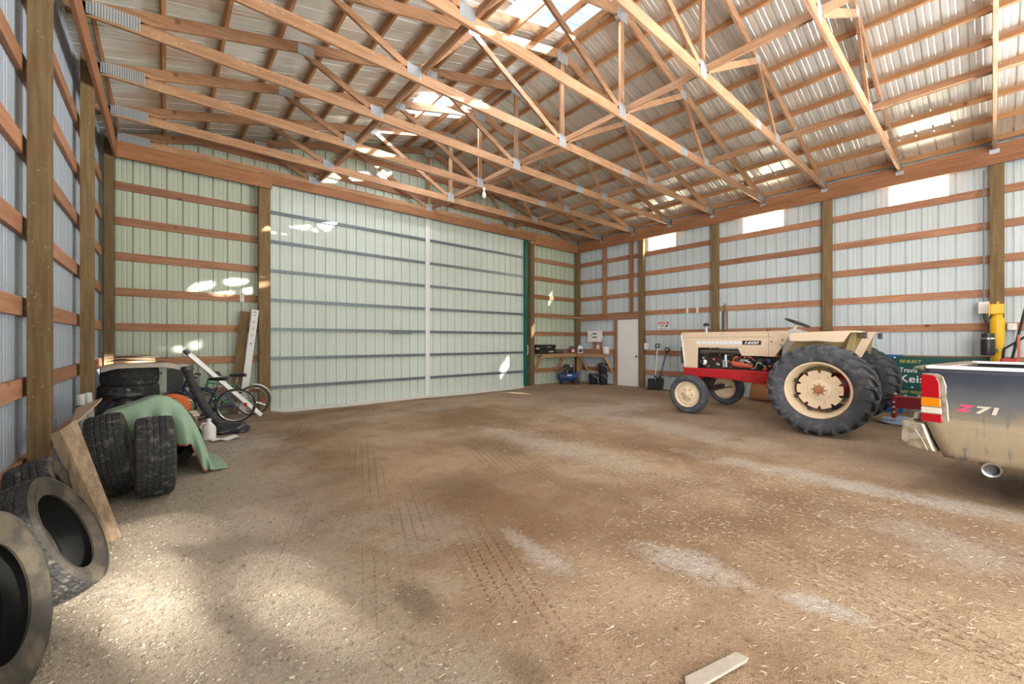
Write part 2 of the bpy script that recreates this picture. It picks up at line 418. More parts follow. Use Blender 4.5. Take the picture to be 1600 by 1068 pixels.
# ribbed sheet profile: list of (along, depth); depth > 0 is away from the room
PITCH = .2286
def ribs(a0, a1):
    pts = []; k = math.floor(a0/PITCH)
    while k*PITCH < a1+PITCH:
        b = k*PITCH
        for d, h in ((-.015, 0), (-.009, .028), (.009, .028), (.015, 0), (.066, 0), (.072, .004), (.088, .004), (.094, 0), (.134, 0), (.140, .004), (.156, .004), (.162, 0)):
            pts.append((b+d, h))
        k += 1
    out = [(a0, 0)]+[p for p in pts if a0+1e-4 < p[0] < a1-1e-4]+[(a1, 0)]
    return out
def ribbed(mb, a0, a1, place, t0, t1):
    """place(along, depth, t) -> point; t0/t1 may be functions of along"""
    P = ribs(a0, a1); vs = []
    for a, h in P:
        vs += [place(a, h, t0(a) if callable(t0) else t0), place(a, h, t1(a) if callable(t1) else t1)]
    return mb.add(vs, [(2*i, 2*i+1, 2*i+3, 2*i+2) for i in range(len(P)-1)])
rw = lambda a, h, t: V((SXR+h, a, t))
lw = lambda a, h, t: V((SXL-h, a, t))
SYB = YB+.045
bw = lambda a, h, t: V((a, SYB+h, t))
fw = lambda a, h, t: V((a, YF-.05-h, t))

# floor
def fz(x, y):
    d = max(0, min(1, (y-8.7)/.9))*max(0, min(1, (x-1.5)/.5))*max(0, min(1, (9.0-x)/.5))
    n = .012*math.sin(x*1.7+y*.6)*math.cos(y*1.3)+.006*math.sin(4.1*x+1.3*y)*math.sin(3.3*y-1.1*x)
    return -.075*d*d*(3-2*d)+n*.6-.006
mb = MB(); nx, ny = 150, 190
mb.grid(lambda u, v: V((SXL-.05+u*(SXR-SXL+.1), YF-.1+v*(YB+.35-YF), fz(SXL-.05+u*(SXR-SXL+.1), YF-.1+v*(YB+.35-YF)))), nx, ny)
floor = struct('floor', mb, 'floor', smooth=True)
mb = MB(); mb.add([(-40, -60, -.05), (60, -60, -.05), (60, YF-.1, -.05), (-40, YF-.1, -.05)], [(0, 1, 2, 3)])
mb.add([(SXR+.06, YF-.1, -.05), (60, YF-.1, -.05), (60, 40, -.05), (SXR+.06, 40, -.05)], [(0, 1, 2, 3)])
struct('ground', mb, 'ground')

# right wall: siding with gaps for three light panels under the eave
PAN = [(6.0, 6.89), (3.27, 4.18), (.54, 1.39), (-2.2, -1.3)]
ZP = 4.16
mb = MB(); ribbed(mb, -2.3, YB+.05, rw, -.05, ZP); ribbed(mb, YF-.05, -5.7, rw, -.05, ZP); ribbed(mb, -5.7, -2.3, rw, 3.9, ZP)  # low gap behind the truck is added for the right fill lamp
cuts = sorted(PAN); y = YF-.05
for a, b in cuts:
    ribbed(mb, y, a, rw, ZP, 5.05); ribbed(mb, a, b, rw, 4.72, 5.05); y = b
ribbed(mb, y, YB+.05, rw, ZP, 5.05)
wall_r = struct('wall_right', mb, 'side_r')
for a, b in PAN: part('light_panel', ribbed(MB(), a, b, rw, ZP, 4.72), 'eavelight', wall_r)
mb = MB(); ribbed(mb, -1.3, YB+.05, lw, -.05, 5.05); ribbed(mb, YF-.05, -5.4, lw, -.05, 5.05); ribbed(mb, -5.4, -1.3, lw, 3.9, 5.05)  # low gap behind the camera is added for the left fill lamp
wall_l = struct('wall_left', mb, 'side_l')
DX0, DX1, DXC = 1.64, 8.86, 5.30               # big door leaf edges
gz = lambda a: roofz(a)+.03
mb = MB(); ribbed(mb, SXL, DX0, bw, -.05, gz); ribbed(mb, DX1, SXR, bw, -.05, gz); ribbed(mb, DX0, DX1, bw, 4.70, gz)
wall_b = struct('wall_back', mb, 'side_b')
mb = MB(); ribbed(mb, SXL, 1.2, fw, -.05, gz); ribbed(mb, 10.2, SXR, fw, -.05, gz); ribbed(mb, 1.2, 10.2, fw, 4.45, gz)
wall_f = struct('wall_front', mb, 'side_b')

# girts: flat 2x6 planks on the outer side of the posts
GZ = [.54-.14+.61*i for i in range(7)]           # undersides
POSTY = [YB-.07-2.44*k for k in range(7)]
def girt(wall, a, b, mat): part('girt', MB().span(a, b), mat, wall, bevel=.003)
RP = [9.64, 7.05, 4.83, 2.39, -.05, -2.49, -4.93]    # right posts (centres)
LP = [9.60, 7.16, 4.72, 2.28, -.16, -2.6, -5.0]
for wall, ps, x0, x1 in ((wall_r, RP, SXR-.04, SXR-.002), (wall_l, LP, SXL+.002, SXL+.04)):
    for k in range(len(ps)-1):
        for i, z in enumerate(GZ):
            if wall is wall_r and k >= 5 and z < 3.8: continue      # gap added out of view for the right fill lamp
            if wall is wall_l and k >= 4 and z < 3.8: continue      # gap added out of view for the left fill lamp
            if wall is wall_r and k == 0:
                if i < 3:       # the walk door interrupts the low rows
                    girt(wall, (x0, 7.98, z), (x1, ps[k], z+.14), 'girt_y'); continue
            girt(wall, (x0, ps[k+1], z), (x1, ps[k], z+.14), 'girt_y')
GB = [1.746-.61*2-.14+.61*i for i in range(7)]
for i, z in enumerate(GB):
    girt(wall_b, (XL, YB, z), (1.44, YB+.038, z+.14), 'girt_x')
    girt(wall_b, (9.02, YB, z), (XR, YB+.038, z+.14), 'girt_x')
for z in (5.15, 5.75): girt(wall_b, (XL+(z-4.9)/SL, YB, z), (2*XC-XL-(z-4.9)/SL, YB+.038, z+.14), 'girt_x')

for y in (5.64, 5.35): part('white_patch', MB().span((SXR-.044, y-.03, GZ[3]-.004), (SXR-.038, y+.03, GZ[3]+.144)), 'paper', wall_r)
part('white_patch', MB().span((1.12, YB-.004, GB[3]-.0), (1.19, YB+.001, GB[3]+.142)), 'paper', wall_b)
# posts: laminated 6x6 timbers
GP = 'laminated timber wall posts'
def post(x0, y0, x1, y1, h, label, mat='post'):
    o = part('timber_post', MB().span((x0, y0, -.03), (x1, y1, h)), mat, loc=((x0+x1)/2, (y0+y1)/2, 0), bevel=.005)
    return tag(o, label, 'post', GP)
LLAB = ['brown timber corner post left of the green back wall bay', 'second brown timber post on the left wall, before the tyre stack', 'wide brown timber post nearest the camera on the left wall',
        ]
for y, lab in zip(LP[:3], LLAB): post(XL-.115, y-.07, XL, y+.07, 4.9, lab)
RLAB = ['timber corner post at the meeting of back and right walls', 'timber post just right of the white walk door', 'timber post behind the tractor exhaust', 'timber post behind the tractor steering wheel',
        'timber post behind the yellow hoist']
for y, lab in zip(RP[:5], RLAB): post(XR, y-.085, XR+.115, y+.085, 4.62, lab)
post(1.42, YB-.16, 1.63, YB-.02, 4.62, 'timber door post at the left edge of the big door', 'post')
post(8.92, YB-.16, 9.08, YB-.02, 4.62, 'timber door post right of the dark green door edge')
# studs above the workbench (2x6 on the right wall)
for yy, lab in ((8.48, 'thin timber stud on the right wall nearer the corner post'), (7.45, 'thin timber stud on the right wall above the white door')):
    o = part('timber_stud', MB().span((XR+.10, yy-.06, 2.26), (XR+.138, yy+.06, 4.6)), 'girt_z', loc=(XR+.12, yy, 2.26), bevel=.003); tag(o, lab, 'stud')
    part('stud_rib', MB().span((XR+.02, yy-.02, 2.26), (XR+.10, yy+.02, 4.6)), 'girt_z', o)
o = part('timber_stud', MB().span((XR, 7.93, 0), (XR+.14, 8.02, 2.12)), 'girt_z', loc=(XR+.07, 7.97, 0), bevel=.003); tag(o, 'timber door stud left of the white walk door', 'stud')

# eave beams and headers
def beamobj(name, a, b, mat, label, cat='beam'):
    c = [(a[i]+b[i])/2 for i in range(3)]; c[2] = min(a[2], b[2])
    return tag(part(name, MB().span(a, b), mat, loc=c, bevel=.004), label, cat)
rb = beamobj('eave_beam', (XR-.04, YF, 4.56), (XR, YB-.05, 4.80), 'beam_y', 'long red-brown beam carrying the trusses along the right wall')
part('top_plank', MB().span((XR+.01, YF, 4.80), (XR+.14, YB, 4.92)), 'beam_y', rb)
beamobj('eave_beam', (XL, YF, 4.52), (XL+.04, YB-.17, 4.80), 'beam_y', 'long brown beam carrying the trusses along the left wall')
beamobj('header_beam', (1.44, YB-.20, 4.645), (9.1, YB-.165, 4.84), 'beam_x', 'long orange-brown header beam over the big ribbed door')
beamobj('header_beam', (XL+.04, YB-.245, 4.53), (1.64, YB-.205, 4.80), 'beam_x', 'deep header board over the left bay of the back wall')
beamobj('header_beam', (8.9, YB-.165, 4.56), (XR-.04, YB-.13, 4.84), 'beam_x', 'header board over the bay above the workbench')
beamobj('header_beam', (XR+.0, 7.1, 2.14), (XR+.05, 9.55, 2.28), 'girt_y', 'timber header board above the white walk door')

# ------------------------------------------------------------------ trusses
B1, T1, T2 = 2.45, 1.45, 3.38
def truss_parts(root, Y, gable=False):
    a = .019
    def bm(name, p0, p1, h, mat='truss_x'):
        part(name, MB().beam((p0[0], Y, p0[1]), (p1[0], Y, p1[1]), .038, h, (0, 0, 1) if abs(p1[0]-p0[0]) > .01 else (1, 0, 0)), mat, root, bevel=.002)
    mx = lambda x: 2*XC-x
    zc = 4.87
    bm('bottom_chord', (XL-.05, zc), (mx(3.36), zc), .14); bm('bottom_chord', (mx(3.36), zc), (XR+.05, zc), .14)
    for f in (lambda x: x, mx):
        bm('top_chord', (f(XL-.12), under(XL-.12)+.075), (f(XC), under(XC)+.075), .14)
        bm('web', (f(T1), under(T1)), (f(B1-.06), 4.94), .089)
        bm('web', (f(B1+.06), 4.94), (f(T2-.04), under(T2)), .089)
        bm('web', (f(T2+.04), under(T2)), (f(XC-.07), 4.94), .089)
        m = MB().prism([(f(XL-.05), 4.94), (f(-.12), 4.94), (f(XL-.05), under(XL-.05)+.01)], .036, (0, Y-.018, 0)); part('heel_wedge', m, 'truss_x', root)
        for (x, z, w, h) in ((XL+.25, 4.90, .42, .15), (B1, 4.93, .20, .15), (3.36, 4.87, .24, .13), (T1, under(T1)+.04, .2, .13), (T2, under(T2)+.03, .2, .13)):
            if x == 3.36 and f(x) < XC: continue
            part('gusset_plate', MB().span((f(x)-w/2, Y-.0215, z-h/2), (f(x)+w/2, Y+.0215, z+h/2)), 'plate', root)
    bm('king_post', (XC, 4.94), (XC, under(XC)), .089, 'truss_z')
    part('gusset_plate', MB().span((XC-.09, Y-.0215, 4.82), (XC+.09, Y+.0215, 5.02)), 'plate', root)
    part('gusset_plate', MB().span((XC-.13, Y-.0215, under(XC)-.08), (XC+.13, Y+.0215, under(XC)+.09)), 'plate', root)
    part('bearing_plate', MB().span((XR-.10, Y-.06, 4.80-.004), (XR+.02, Y+.06, 4.806)).span((XR-.055, Y-.06, 4.74), (XR-.043, Y+.06, 4.80)), 'galv', root)
TY = [YB-.145]+[YB-1.22*k for k in range(1, 11)]
names = ['gable roof truss standing on the header over the big door', 'second roof truss from the back wall', 'third roof truss from the back wall, holding the bare light bulb', 'fourth roof truss from the back wall',
         'fifth roof truss from the back wall', 'sixth roof truss from the back wall, across the nearer skylight', 'seventh roof truss from the back wall', 'eighth roof truss from the back wall, seen at the upper right',
         'ninth roof truss from the back wall, nearest in view at the right edge', 'tenth roof truss behind the camera', 'eleventh roof truss behind the camera']
root0 = thing('roof_truss', names[1], 'truss', (XC, TY[1], 4.8), 'pitched timber roof trusses')
truss_parts(root0, TY[1])
for k, Y in enumerate(TY):
    if k == 1: continue
    clone(root0, (XC, Y, 4.8), label=names[k])
# long bracing boards lying over the bottom chords
for x, lab in ((B1+.13, 'long brace board running over the truss chords on the left side'), (XC+.12, 'long pale brace board running along the middle of the trusses'), (8.22, 'long pinkish brace board running over the truss chords on the right side')):
    tag(part('brace_board', MB().span((x-.02, -3.2, 4.941), (x+.02, YB-.2, 5.03)), 'truss_y', loc=(x, 3, 4.94)), lab, 'brace')

# ------------------------------------------------------------------ roof
SKY = [(7.02, 7.94), (3.66, 4.58), (.30, 1.22), (-3.1, -2.2)]
SX0, SX1 = 3.72, XC-.06
def roofpl(side):
    return lambda a, h, t: V((t if side < 0 else 2*XC-t, a, roofz(t)+h))
mb = MB(); y = YF-.3
for a, b in sorted(SKY):
    ribbed(mb, y, a, roofpl(-1), SXL-.3, XC); ribbed(mb, a, b, roofpl(-1), SXL-.3, SX0); ribbed(mb, a, b, roofpl(-1), SX1, XC); y = b
ribbed(mb, y, YB+.3, roofpl(-1), SXL-.3, XC)
ribbed(mb, YF-.3, YB+.3, roofpl(1), SXL-.3, XC)
ceil = struct('ceiling', mb, 'roofskin')
for a, b in SKY: part('skylight_panel', ribbed(MB(), a, b, roofpl(-1), SX0, SX1), 'skylight', ceil)
XP = [-.62+.585*i for i in range(11)]
for x in XP[:10]+[XC-.10]:
    for f in (1, -1):
        xx = x if f > 0 else 2*XC-x
        z = under(x)+.145
        sl = math.atan(SL)*f
        R = Matrix.Rotation(-sl, 3, 'Y')
        part('purlin', MB().box((xx, (YF+YB)/2, z+.045), (.038, YB-YF+.3, .088), R), 'purlin', ceil)
# bare bulb
t = thing('light_bulb', 'bare white light bulb hanging from a truss chord near the middle', 'light bulb', (5.33, 7.24, 4.79))
part('socket', MB().lathe([(.03, 0), (.03, -.05), (.022, -.06)], 16, (5.33, 7.24, 4.80)), 'whitestrip', t, smooth=True)
part('glass', MB().lathe([(.018, -.055), (.02, -.08), (.042, -.13), (.05, -.165), (.042, -.2), (.02, -.222), (0.0, -.228)], 20, (5.33, 7.24, 4.80)), 'bulbglass', t, smooth=True)

# ------------------------------------------------------------------ big two-leaf door
d1 = bpy.data.objects.new('door_1', None); COL.objects.link(d1); d1.location = (DXC, YB, 0); d1['kind'] = 'structure'; ORG['door_1'] = V((DXC, YB, 0))
dw = lambda a, h, t: V((a, YB+.035+h, t))
part('door_leaf', ribbed(MB(), DX0, DXC-.05, dw, -.07, 4.72), 'doorskin', d1)
part('door_leaf', ribbed(MB(), DXC+.05, DX1, dw, -.07, 4.72), 'doorskin', d1)
for i in range(8):
    z = .46+.61*i
    for a, b in ((DX0, DXC-.06), (DXC+.06, DX1-.1)):
        m = MB().span((a, YB-.012, z-.032), (b, YB+.033, z+.032)).span((a, YB-.014, z+.012), (b, YB-.012, z+.032))
        part('door_rail', m, 'steel', d1, bevel=.008)
part('centre_strip', MB().span((DXC-.065, YB-.02, -.06), (DXC+.065, YB+.034, 4.70)), 'whitestrip', d1, bevel=.006)
part('edge_frame', MB().span((8.76, YB-.07, -.06), (8.88, YB+.03, 4.66)), 'green', d1, bevel=.006)
part('bottom_sill', MB().span((DX0, YB-.03, -.09), (DX1-.1, YB+.034, -.01)), 'concrete', d1)
part('latch_bar', MB().span((DX0+2.6, YB-.03, 1.62), (DX0+3.2, YB-.014, 1.66)), 'steel', d1)
part('pull_handle', MB().tube([(8.82, YB-.07, 1.0), (8.82, YB-.12, 1.04), (8.82, YB-.12, 1.26), (8.82, YB-.07, 1.3)], .012, 8), 'whitestrip', d1, smooth=True)

# ------------------------------------------------------------------ white walk door
d2 = bpy.data.objects.new('door_2', None); COL.objects.link(d2); d2.location = (XR+.08, 7.5, 0); d2['kind'] = 'structure'; ORG['door_2'] = V((XR+.08, 7.5, 0))
m = MB().span((XR+.05, 7.135, .0), (XR+.095, 7.93, 2.12))
part('door_slab', m, 'white', d2, bevel=.004)
for (a, b) in ((7.26, 7.48), (7.58, 7.80)):
    for (z0, z1) in ((.25, .9), (1.05, 1.5), (1.65, 1.95)):
        mm = MB()
        for q in ((a, z0, b, z0+.012), (a, z1-.012, b, z1), (a, z0, a+.012, z1), (b-.012, z0, b, z1)): mm.span((XR+.044, q[0], q[1]), (XR+.05, q[2], q[3]))
        part('panel_moulding', mm, 'white', d2)
part('door_knob', MB().lathe([(.012, 0), (.012, .03), (.03, .045), (.032, .06), (.02, .075), (0, .078)], 16, (XR+.05, 7.21, .95), (-1, 0, 0)), 'iron', d2, smooth=True)

exec_extra = True
# ------------------------------------------------------------------ loose car tyres on the left
def tyre_parts(root, R, w, rr, lugs=44, depth=.009, mat='rubber', side='rubber_dusty'):
    na, npp = lugs*4, 24
    def fn(u, v):
        th = 2*PI*u; s = v*2-1; k = int(round(u*na)) % 4; a = abs(s)
        g = 0
        if (.10 < a < .18) or (.47 < a < .56): g = depth
        col = int((s+1)*3.99)
        if (k+col) % 4 == 0 and a < .97: g = depth*.8
        r = R-.014*a**3-g
        return V((r*math.cos(th), r*math.sin(th), s*w*.5*.92))
    part('tread', MB().grid(fn, na, npp), mat, root)
    h = w/2
    half = [(R-.014, h*.92), (R-.03, h*.99), (R-.06, h*1.04), ((R+rr)/2+.01, h*1.05), (rr+.035, h*.95), (rr+.012, h*.82), (rr, h*.74), (rr+.006, h*.62), (rr+.05, h*.66), (R-.06, h*.74), (R-.03, h*.55)]
    out, inn = half[:8], half[7:]
    part('sidewall', MB().lathe(out, 64, cap=False), side, root, smooth=True, ang=50)
    part('sidewall', MB().lathe([(r, -z) for r, z in out], 64, cap=False), side, root, smooth=True, ang=50)
    part('inner_liner', MB().lathe(inn+[(R-.026, 0)]+[(r, -z) for r, z in reversed(inn)], 64, cap=False), 'liner', root, smooth=True, ang=50)
def axis_rot(n, spin=0):
    n = V(n).normalized(); return (n.to_track_quat('Z', 'Y').to_matrix() @ Matrix.Rotation(spin, 3, 'Z')).to_euler()
def tyre(label, R, w, rr, xy, n, zb=0., group=None, **kw):
    n = V(n).normalized(); z = R*math.sqrt(1-n.z**2)+w/2*abs(n.z)+zb
    t = thing('car_tyre', label, 'tyre', (xy[0], xy[1], z), group, True, axis_rot(n, random.random()*3))
    tyre_parts(t, R, w, rr, **kw); return t
tyre('worn car tyre leaning at the lower left corner, cut by the frame', .37, .205, .23, (-.58, 2.55), (.95, -.15, .20))
tyre('winter tyre leaning toward the camera, second from the lower left corner',   .34, .215, .225, (-.49, 3.31), (.90, -.10, .42))
tyre('tyre with grooved tread half hidden behind the leaning plank', .33, .21, .21, (-.575, 3.97), (.94, .06, .33))
tyre('stone-flecked truck tyre leaning left between plank and green tarp', .375, .255, .21, (-.385, 5.25), (.985, .02, .16))
tyre('upright worn truck tyre standing in front of the green tarp', .365, .27, .21, (-.085, 5.05), (.995, .05, .0))
t0 = None
for k in range(4):
    lab = ['bottom tyre of the stack by the left wall', 'second tyre up in the stack by the left wall', 'third tyre up in the stack by the left wall', 'topmost tyre of the stack, under the cardboard sheets'][k]
    R = [.36, .36, .35, .33][k]
    tt = thing('car_tyre', lab, 'tyre', (-.43+.015*(k % 2), 8.47-.02*k, .13+.26*k), 'tyres stacked by the left wall', True, (0, 0, k))
    tyre_parts(tt, R, .255, .21, lugs=36, depth=.006)

# cardboard on the stack
def sheetmesh(fn, nu=14, nv=14): return MB().grid(fn, nu, nv)
def wavy(cx, cy, z, sx, sy, ang, amp, ph, droop=0.):
    c, s = math.cos(ang), math.sin(ang)
    def fn(u, v):
        x, y = (u-.5)*sx, (v-.5)*sy
        zz = z+amp*math.sin(3*u+ph)*math.cos(2.5*v+ph*2)-droop*max(0, abs(u-.5)*2-.55)**1.5-droop*max(0, .35-v)**1.5*2
        return V((cx+c*x-s*y, cy+s*x+c*y, zz))
    return fn
tag(part('cardboard_sheet', sheetmesh(wavy(-.30, 8.35, 1.10, .86, .66, .1, .012, .4, .15)), 'cardpale', loc=(-.3, 8.35, 1.08), solid=.006), 'large pale cardboard sheet drooping over the tyre stack', 'cardboard')
tag(part('cardboard_sheet', sheetmesh(wavy(-.32, 8.55, 1.135, .6, .5, -.2, .01, 2.)), 'card', loc=(-.32, 8.55, 1.13), solid=.006), 'folded brown cardboard lying second on the tyre stack', 'cardboard')
for k in range(3):
    tag(part('cardboard_sheet', sheetmesh(wavy(-.38, 8.66, 1.165+.022*k, .52-.05*k, .42, .12*k-.1, .01, k*1.3)), 'card', loc=(-.38, 8.66, 1.16+.022*k), solid=.008),
        ['brown cardboard flap third on the tyre stack', 'brown cardboard flap fourth on the tyre stack', 'crumpled brown cardboard topmost on the tyre stack'][k], 'cardboard')

# leaning plank trough and tan panel behind it
t = thing('leaning_plank', 'two weathered brown planks nailed into an angle, leaning by the tyres', 'plank', (-.30, 3.98, 0))
a0, b0, e0 = V((-.375, 4.09, .0)), V((-.30, 4.07, .0)), V((-.25, 4.13, .0))
a1, b1, e1 = V((-.635, 4.30, .775)), V((-.575, 4.27, .80)), V((-.505, 4.36, .86))
def board(q, th):
    n = (q[1]-q[0]).cross(q[3]-q[0]).normalized()*th
    if n.y < 0: n = -n
    return MB().add(list(q)+[x+n for x in q], [(0, 1, 2, 3), (7, 6, 5, 4), (0, 4, 5, 1), (1, 5, 6, 2), (2, 6, 7, 3), (3, 7, 4, 0)])
part('face_board', board([a0, b0, b1, a1], .028), 'oldwood_z', t, bevel=.004)
part('back_board', board([b0, e0, e1, b1], .028), 'oldwood_z', t, bevel=.004)
def quad_sheet(name, pts, mat, label, cat, th=.012):
    m = MB(); m.add(pts, [tuple(range(len(pts)))])
    c = V(pts[0]).copy(); c.z = min(V(p).z for p in pts)
    return tag(part(name, m, mat, loc=c, solid=th), label, cat)
quad_sheet('hardboard_panel', [(-.655, 4.62, .62), (-.58, 4.66, .74), (-.50, 5.72, .84), (-.51, 5.95, .84), (-.66, 5.75, .78)], 'panelbrown', 'tan board sheet lying over the tyres beside the brown planks', 'board')
# two grey pipes tied together against the left wall
for k, lab in ((0, 'left one of two short grey pipes leaning on the left wall'), (1, 'right one of two short grey pipes leaning on the left wall')):
    a, b = V((-.60+.06*k, 5.75+.12*k, .0)), V((-.665+.035*k, 5.95+.14*k, .89))
    t = thing('grey_pipe', lab, 'pipe', a, 'grey pipes on the left wall')
    part('tube', MB().tube([a, b], .035, 14), 'grey', t, smooth=True)
    part('tie', MB().tube([a.lerp(b, .86), a.lerp(b, .88)], .038, 14), 'iron', t, smooth=True)
# black bin bag
def lump(seed, amt=.25, f=4):
    r = random.Random(seed); ds = [(V((r.uniform(-1, 1), r.uniform(-1, 1), r.uniform(-1, 1)))*f, r.uniform(0, 6)) for _ in range(7)]
    return lambda d: 1+amt*sum(abs(math.sin(d.dot(a)+p))-.6 for a, p in ds)/4
t = thing('bin_bag', 'shiny black plastic bin bag heaped in front of the tyre stack', 'bag', (-.42, 7.42, 0))
part('sack', MB().sphere((-.42, 7.42, .37), .36, 40, 28, (.75, .8, 1.0), lump(3, .3, 5)), 'bag', t, smooth=True, ang=25)
part('tied_neck', MB().sphere((-.40, 7.36, .72), .12, 20, 14, (1.3, .8, .7), lump(8, .6, 6)), 'bag', t, smooth=True, ang=25)

# green tarp over tyres
under_t = tyre('dark tyre lying in shade beneath the green tarp', .33, .22, .20, (.02, 6.06), (.75, -.62, .10))
tarp_path = [(-.52, .60), (-.42, .72), (-.33, .755), (-.22, .80), (-.12, .845), (-.03, .85), (.06, .80), (.15, .70), (.24, .52), (.31, .33), (.36, .14), (.39, .022), (.45, .012), (.53, .01)]
def path_at(s):
    f = s*(len(tarp_path)-1); i = min(int(f), len(tarp_path)-2); k = f-i
    p = [tarp_path[max(0, min(len(tarp_path)-1, i+j))] for j in (-1, 0, 1, 2)]
    def cr(a, b, c, d): return .5*((2*b)+(-a+c)*k+(2*a-5*b+4*c-d)*k*k+(-a+3*b-3*c+d)*k**3)
    return cr(*[q[0] for q in p]), max(.01, cr(*[q[1] for q in p]))
def tarp_fn(u, v):
    x, z = path_at(u)
    rag = .012*math.sin(47*u)+.010*math.sin(83*u+1)
    zb = max(.012, .40 if x < 0 else (.40-.55*x if x < .17 else .305-(x-.17)*2.6))
    if v < .45:                       # front drape, open in the middle
        k = v/.45
        zb += rag if zb > .03 else 0
        zz = zb+(z-zb)*k**.85 if z > zb else z
        hang = max(0, z-zz)
        yy = 5.62-.03*math.sin(PI*k)-.05*(1-k)
        return V((x+.006*math.sin(29*u)*(1-k)+.10*hang*(x > .1), yy+.035*math.sin(46*u)*(1-k)**.7*min(1, hang*5), zz))
    k = (v-.45)/.55
    return V((x-.10*k*k, 5.62+k*.85, max(.01, z*(1-.16*k*k)-.04*math.sin(k*4+u*6)*z*k+.012*math.sin(21*u+6*k)*k)))
t = thing('green_tarp', 'pale green tarpaulin draped over tyres, with a torn red-hemmed edge', 'tarpaulin', (0, 6.0, 0))
part('cloth', MB().grid(tarp_fn, 90, 40), 'tarp', t, smooth=True, solid=.004, ang=80)
hem = [tarp_fn(u/90, 0)+V((0, -.004, 0)) for u in range(34, 72)]
part('torn_hem', MB().tube(hem, .006, 5), 'redhem', t)
# small items further back
t = thing('grey_cabinet', 'old grey metal cabinet with a dark square opening, beside the tyre stack', 'cabinet', (.02, 8.9, 0))
cx0, cx1, cy0, cy1 = -.14, .29, 8.90, 9.28
m = MB().span((cx0, cy0+.02, 0), (cx1, cy1, 1.02)); part('body', m, 'grey', t, bevel=.01)
m = MB()
for a in ((cx0, .98, cx1, 1.04), (cx0, .56, cx0+.14, .98), (cx1-.07, .56, cx1, .98), (cx0, .0, cx1, .58)): m.span((a[0], cy0-.01, a[1]), (a[2], cy0+.02, a[3]))
part('face_frame', m, 'grey', t, bevel=.006)
part('dark_screen', MB().span((cx0+.14, cy0+.0, .58), (cx1-.07, cy0+.018, .98)), 'darkgrey', t)
part('knob', MB().lathe([(.018, 0), (.018, .02), (0, .025)], 12, (cx0+.07, cy0-.01, .9), (0, -1, 0)), 'iron', t, smooth=True)
t = thing('wooden_crate', 'shallow orange-brown wooden crate on top of the grey cabinet', 'crate', (.05, 9.1, 1.045))
for a in (((-.14, 8.92, 1.045), (.26, 8.94, 1.15)), ((-.14, 9.30, 1.045), (.26, 9.32, 1.15)), ((-.14, 8.94, 1.045), (-.12, 9.30, 1.15)), ((.24, 8.94, 1.045), (.26, 9.30, 1.15))):
    part('side_board', MB().span(*a), 'girt_x', t, bevel=.003)
part('bottom_board', MB().span((-.12, 8.94, 1.045), (.24, 9.30, 1.06)), 'girt_x', t)
# cardboard box with the orange tool case on it
t = thing('cardboard_box', 'crumpled brown cardboard box under the orange tool case', 'box', (.12, 6.95, 0))
Rz = Matrix.Rotation(.35, 3, 'Z')
part('carton', MB().box((.12, 6.95, .24), (.30, .34, .48), Rz), 'card', t, bevel=.015)
part('flap', MB().box((.20, 6.82, .47), (.26, .12, .012), Rz @ Matrix.Rotation(.5, 3, 'X')), 'cardpale', t)
t = thing('tool_case', 'orange plastic chainsaw case with a loop handle, on the cardboard box', 'case', (.06, 6.95, .49))
R = Matrix.Rotation(.25, 3, 'Z')
body = [(-.17, 0), (.19, 0), (.205, .10), (.16, .20), (.04, .25), (-.08, .235), (-.17, .14)]
part('case_body', MB().prism(body, .15, (.06, 6.88, .49), R @ V((1, 0, 0)), (0, 0, 1), R @ V((0, 1, 0))), 'orange', t, bevel=.025)
part('loop_handle', MB().tube([V((.06, 6.87, .49))+R @ V(p) for p in [(-.22, -.02, .12), (-.2, -.06, .2), (-.1, -.07, .24), (.0, -.06, .22), (.02, -.02, .15)]], .018, 10), 'orange', t, smooth=True)
part('dark_recess', MB().sphere(V((.06, 6.87, .49))+R @ V((-.1, -.0, .15)), .075, 16, 10, (1, .25, .55)), 'iron', t, smooth=True)
# old black mower-like hose and wheel heap
t = thing('rubber_hose', 'thick black corrugated hose bending down beside the orange case', 'hose', (.4, 7.9, 0))
pts = [V((.25, 8.05, .98)), V((.29, 8.03, .82)), V((.35, 8.0, .64)), V((.43, 7.95, .46)), V((.50, 7.9, .30)), V((.60, 7.85, .17)), V((.74, 7.85, .08))]
def smoothpts(pts, n=8):
    out = []
    for i in range(len(pts)-1):
        p = [pts[max(0, min(len(pts)-1, i+j))] for j in (-1, 0, 1, 2)]
        for s in range(n):
            k = s/n; out.append(.5*((2*p[1])+(-p[0]+p[2])*k+(2*p[0]-5*p[1]+4*p[2]-p[3])*k*k+(-p[0]+3*p[1]-3*p[2]+p[3])*k**3))
    return out+[pts[-1]]
sp = smoothpts(pts, 10)
part('corrugated_tube', MB().tube(sp, [.058+.008*(i % 2) for i in range(len(sp))], 14), 'darkgrey', t, smooth=True, ang=25)
part('end_collar', MB().tube([V((.24, 8.06, 1.04)), V((.252, 8.05, .97))], .075, 16), 'iron', t, smooth=True)
t = thing('caster_wheel', 'small black wheel with grey hub below the black hose', 'wheel', (.47, 7.62, .0), None, True, (0, 0, .2))
t.location = (.44, 7.52, .09)
part('tyre_ring', MB().lathe([(.09, -.02), (.09, .02), (.06, .025), (.06, -.025)], 24, (0, 0, 0), (0, 1, 0), True), 'rubber', t, smooth=True)
part('hub', MB().lathe([(.06, -.012), (.06, .012)], 20, (0, 0, 0), (0, 1, 0)), 'grey', t, smooth=True)
t = thing('black_tarp_heap', 'low crumpled heap of black cloth on the floor beside the bicycles', 'cloth', (.75, 8.0, 0))
part('cloth_heap', MB().sphere((.74, 7.75, .05), .22, 30, 16, (1.3, .8, .45), lump(12, .4, 5)), 'bag', t, smooth=True)
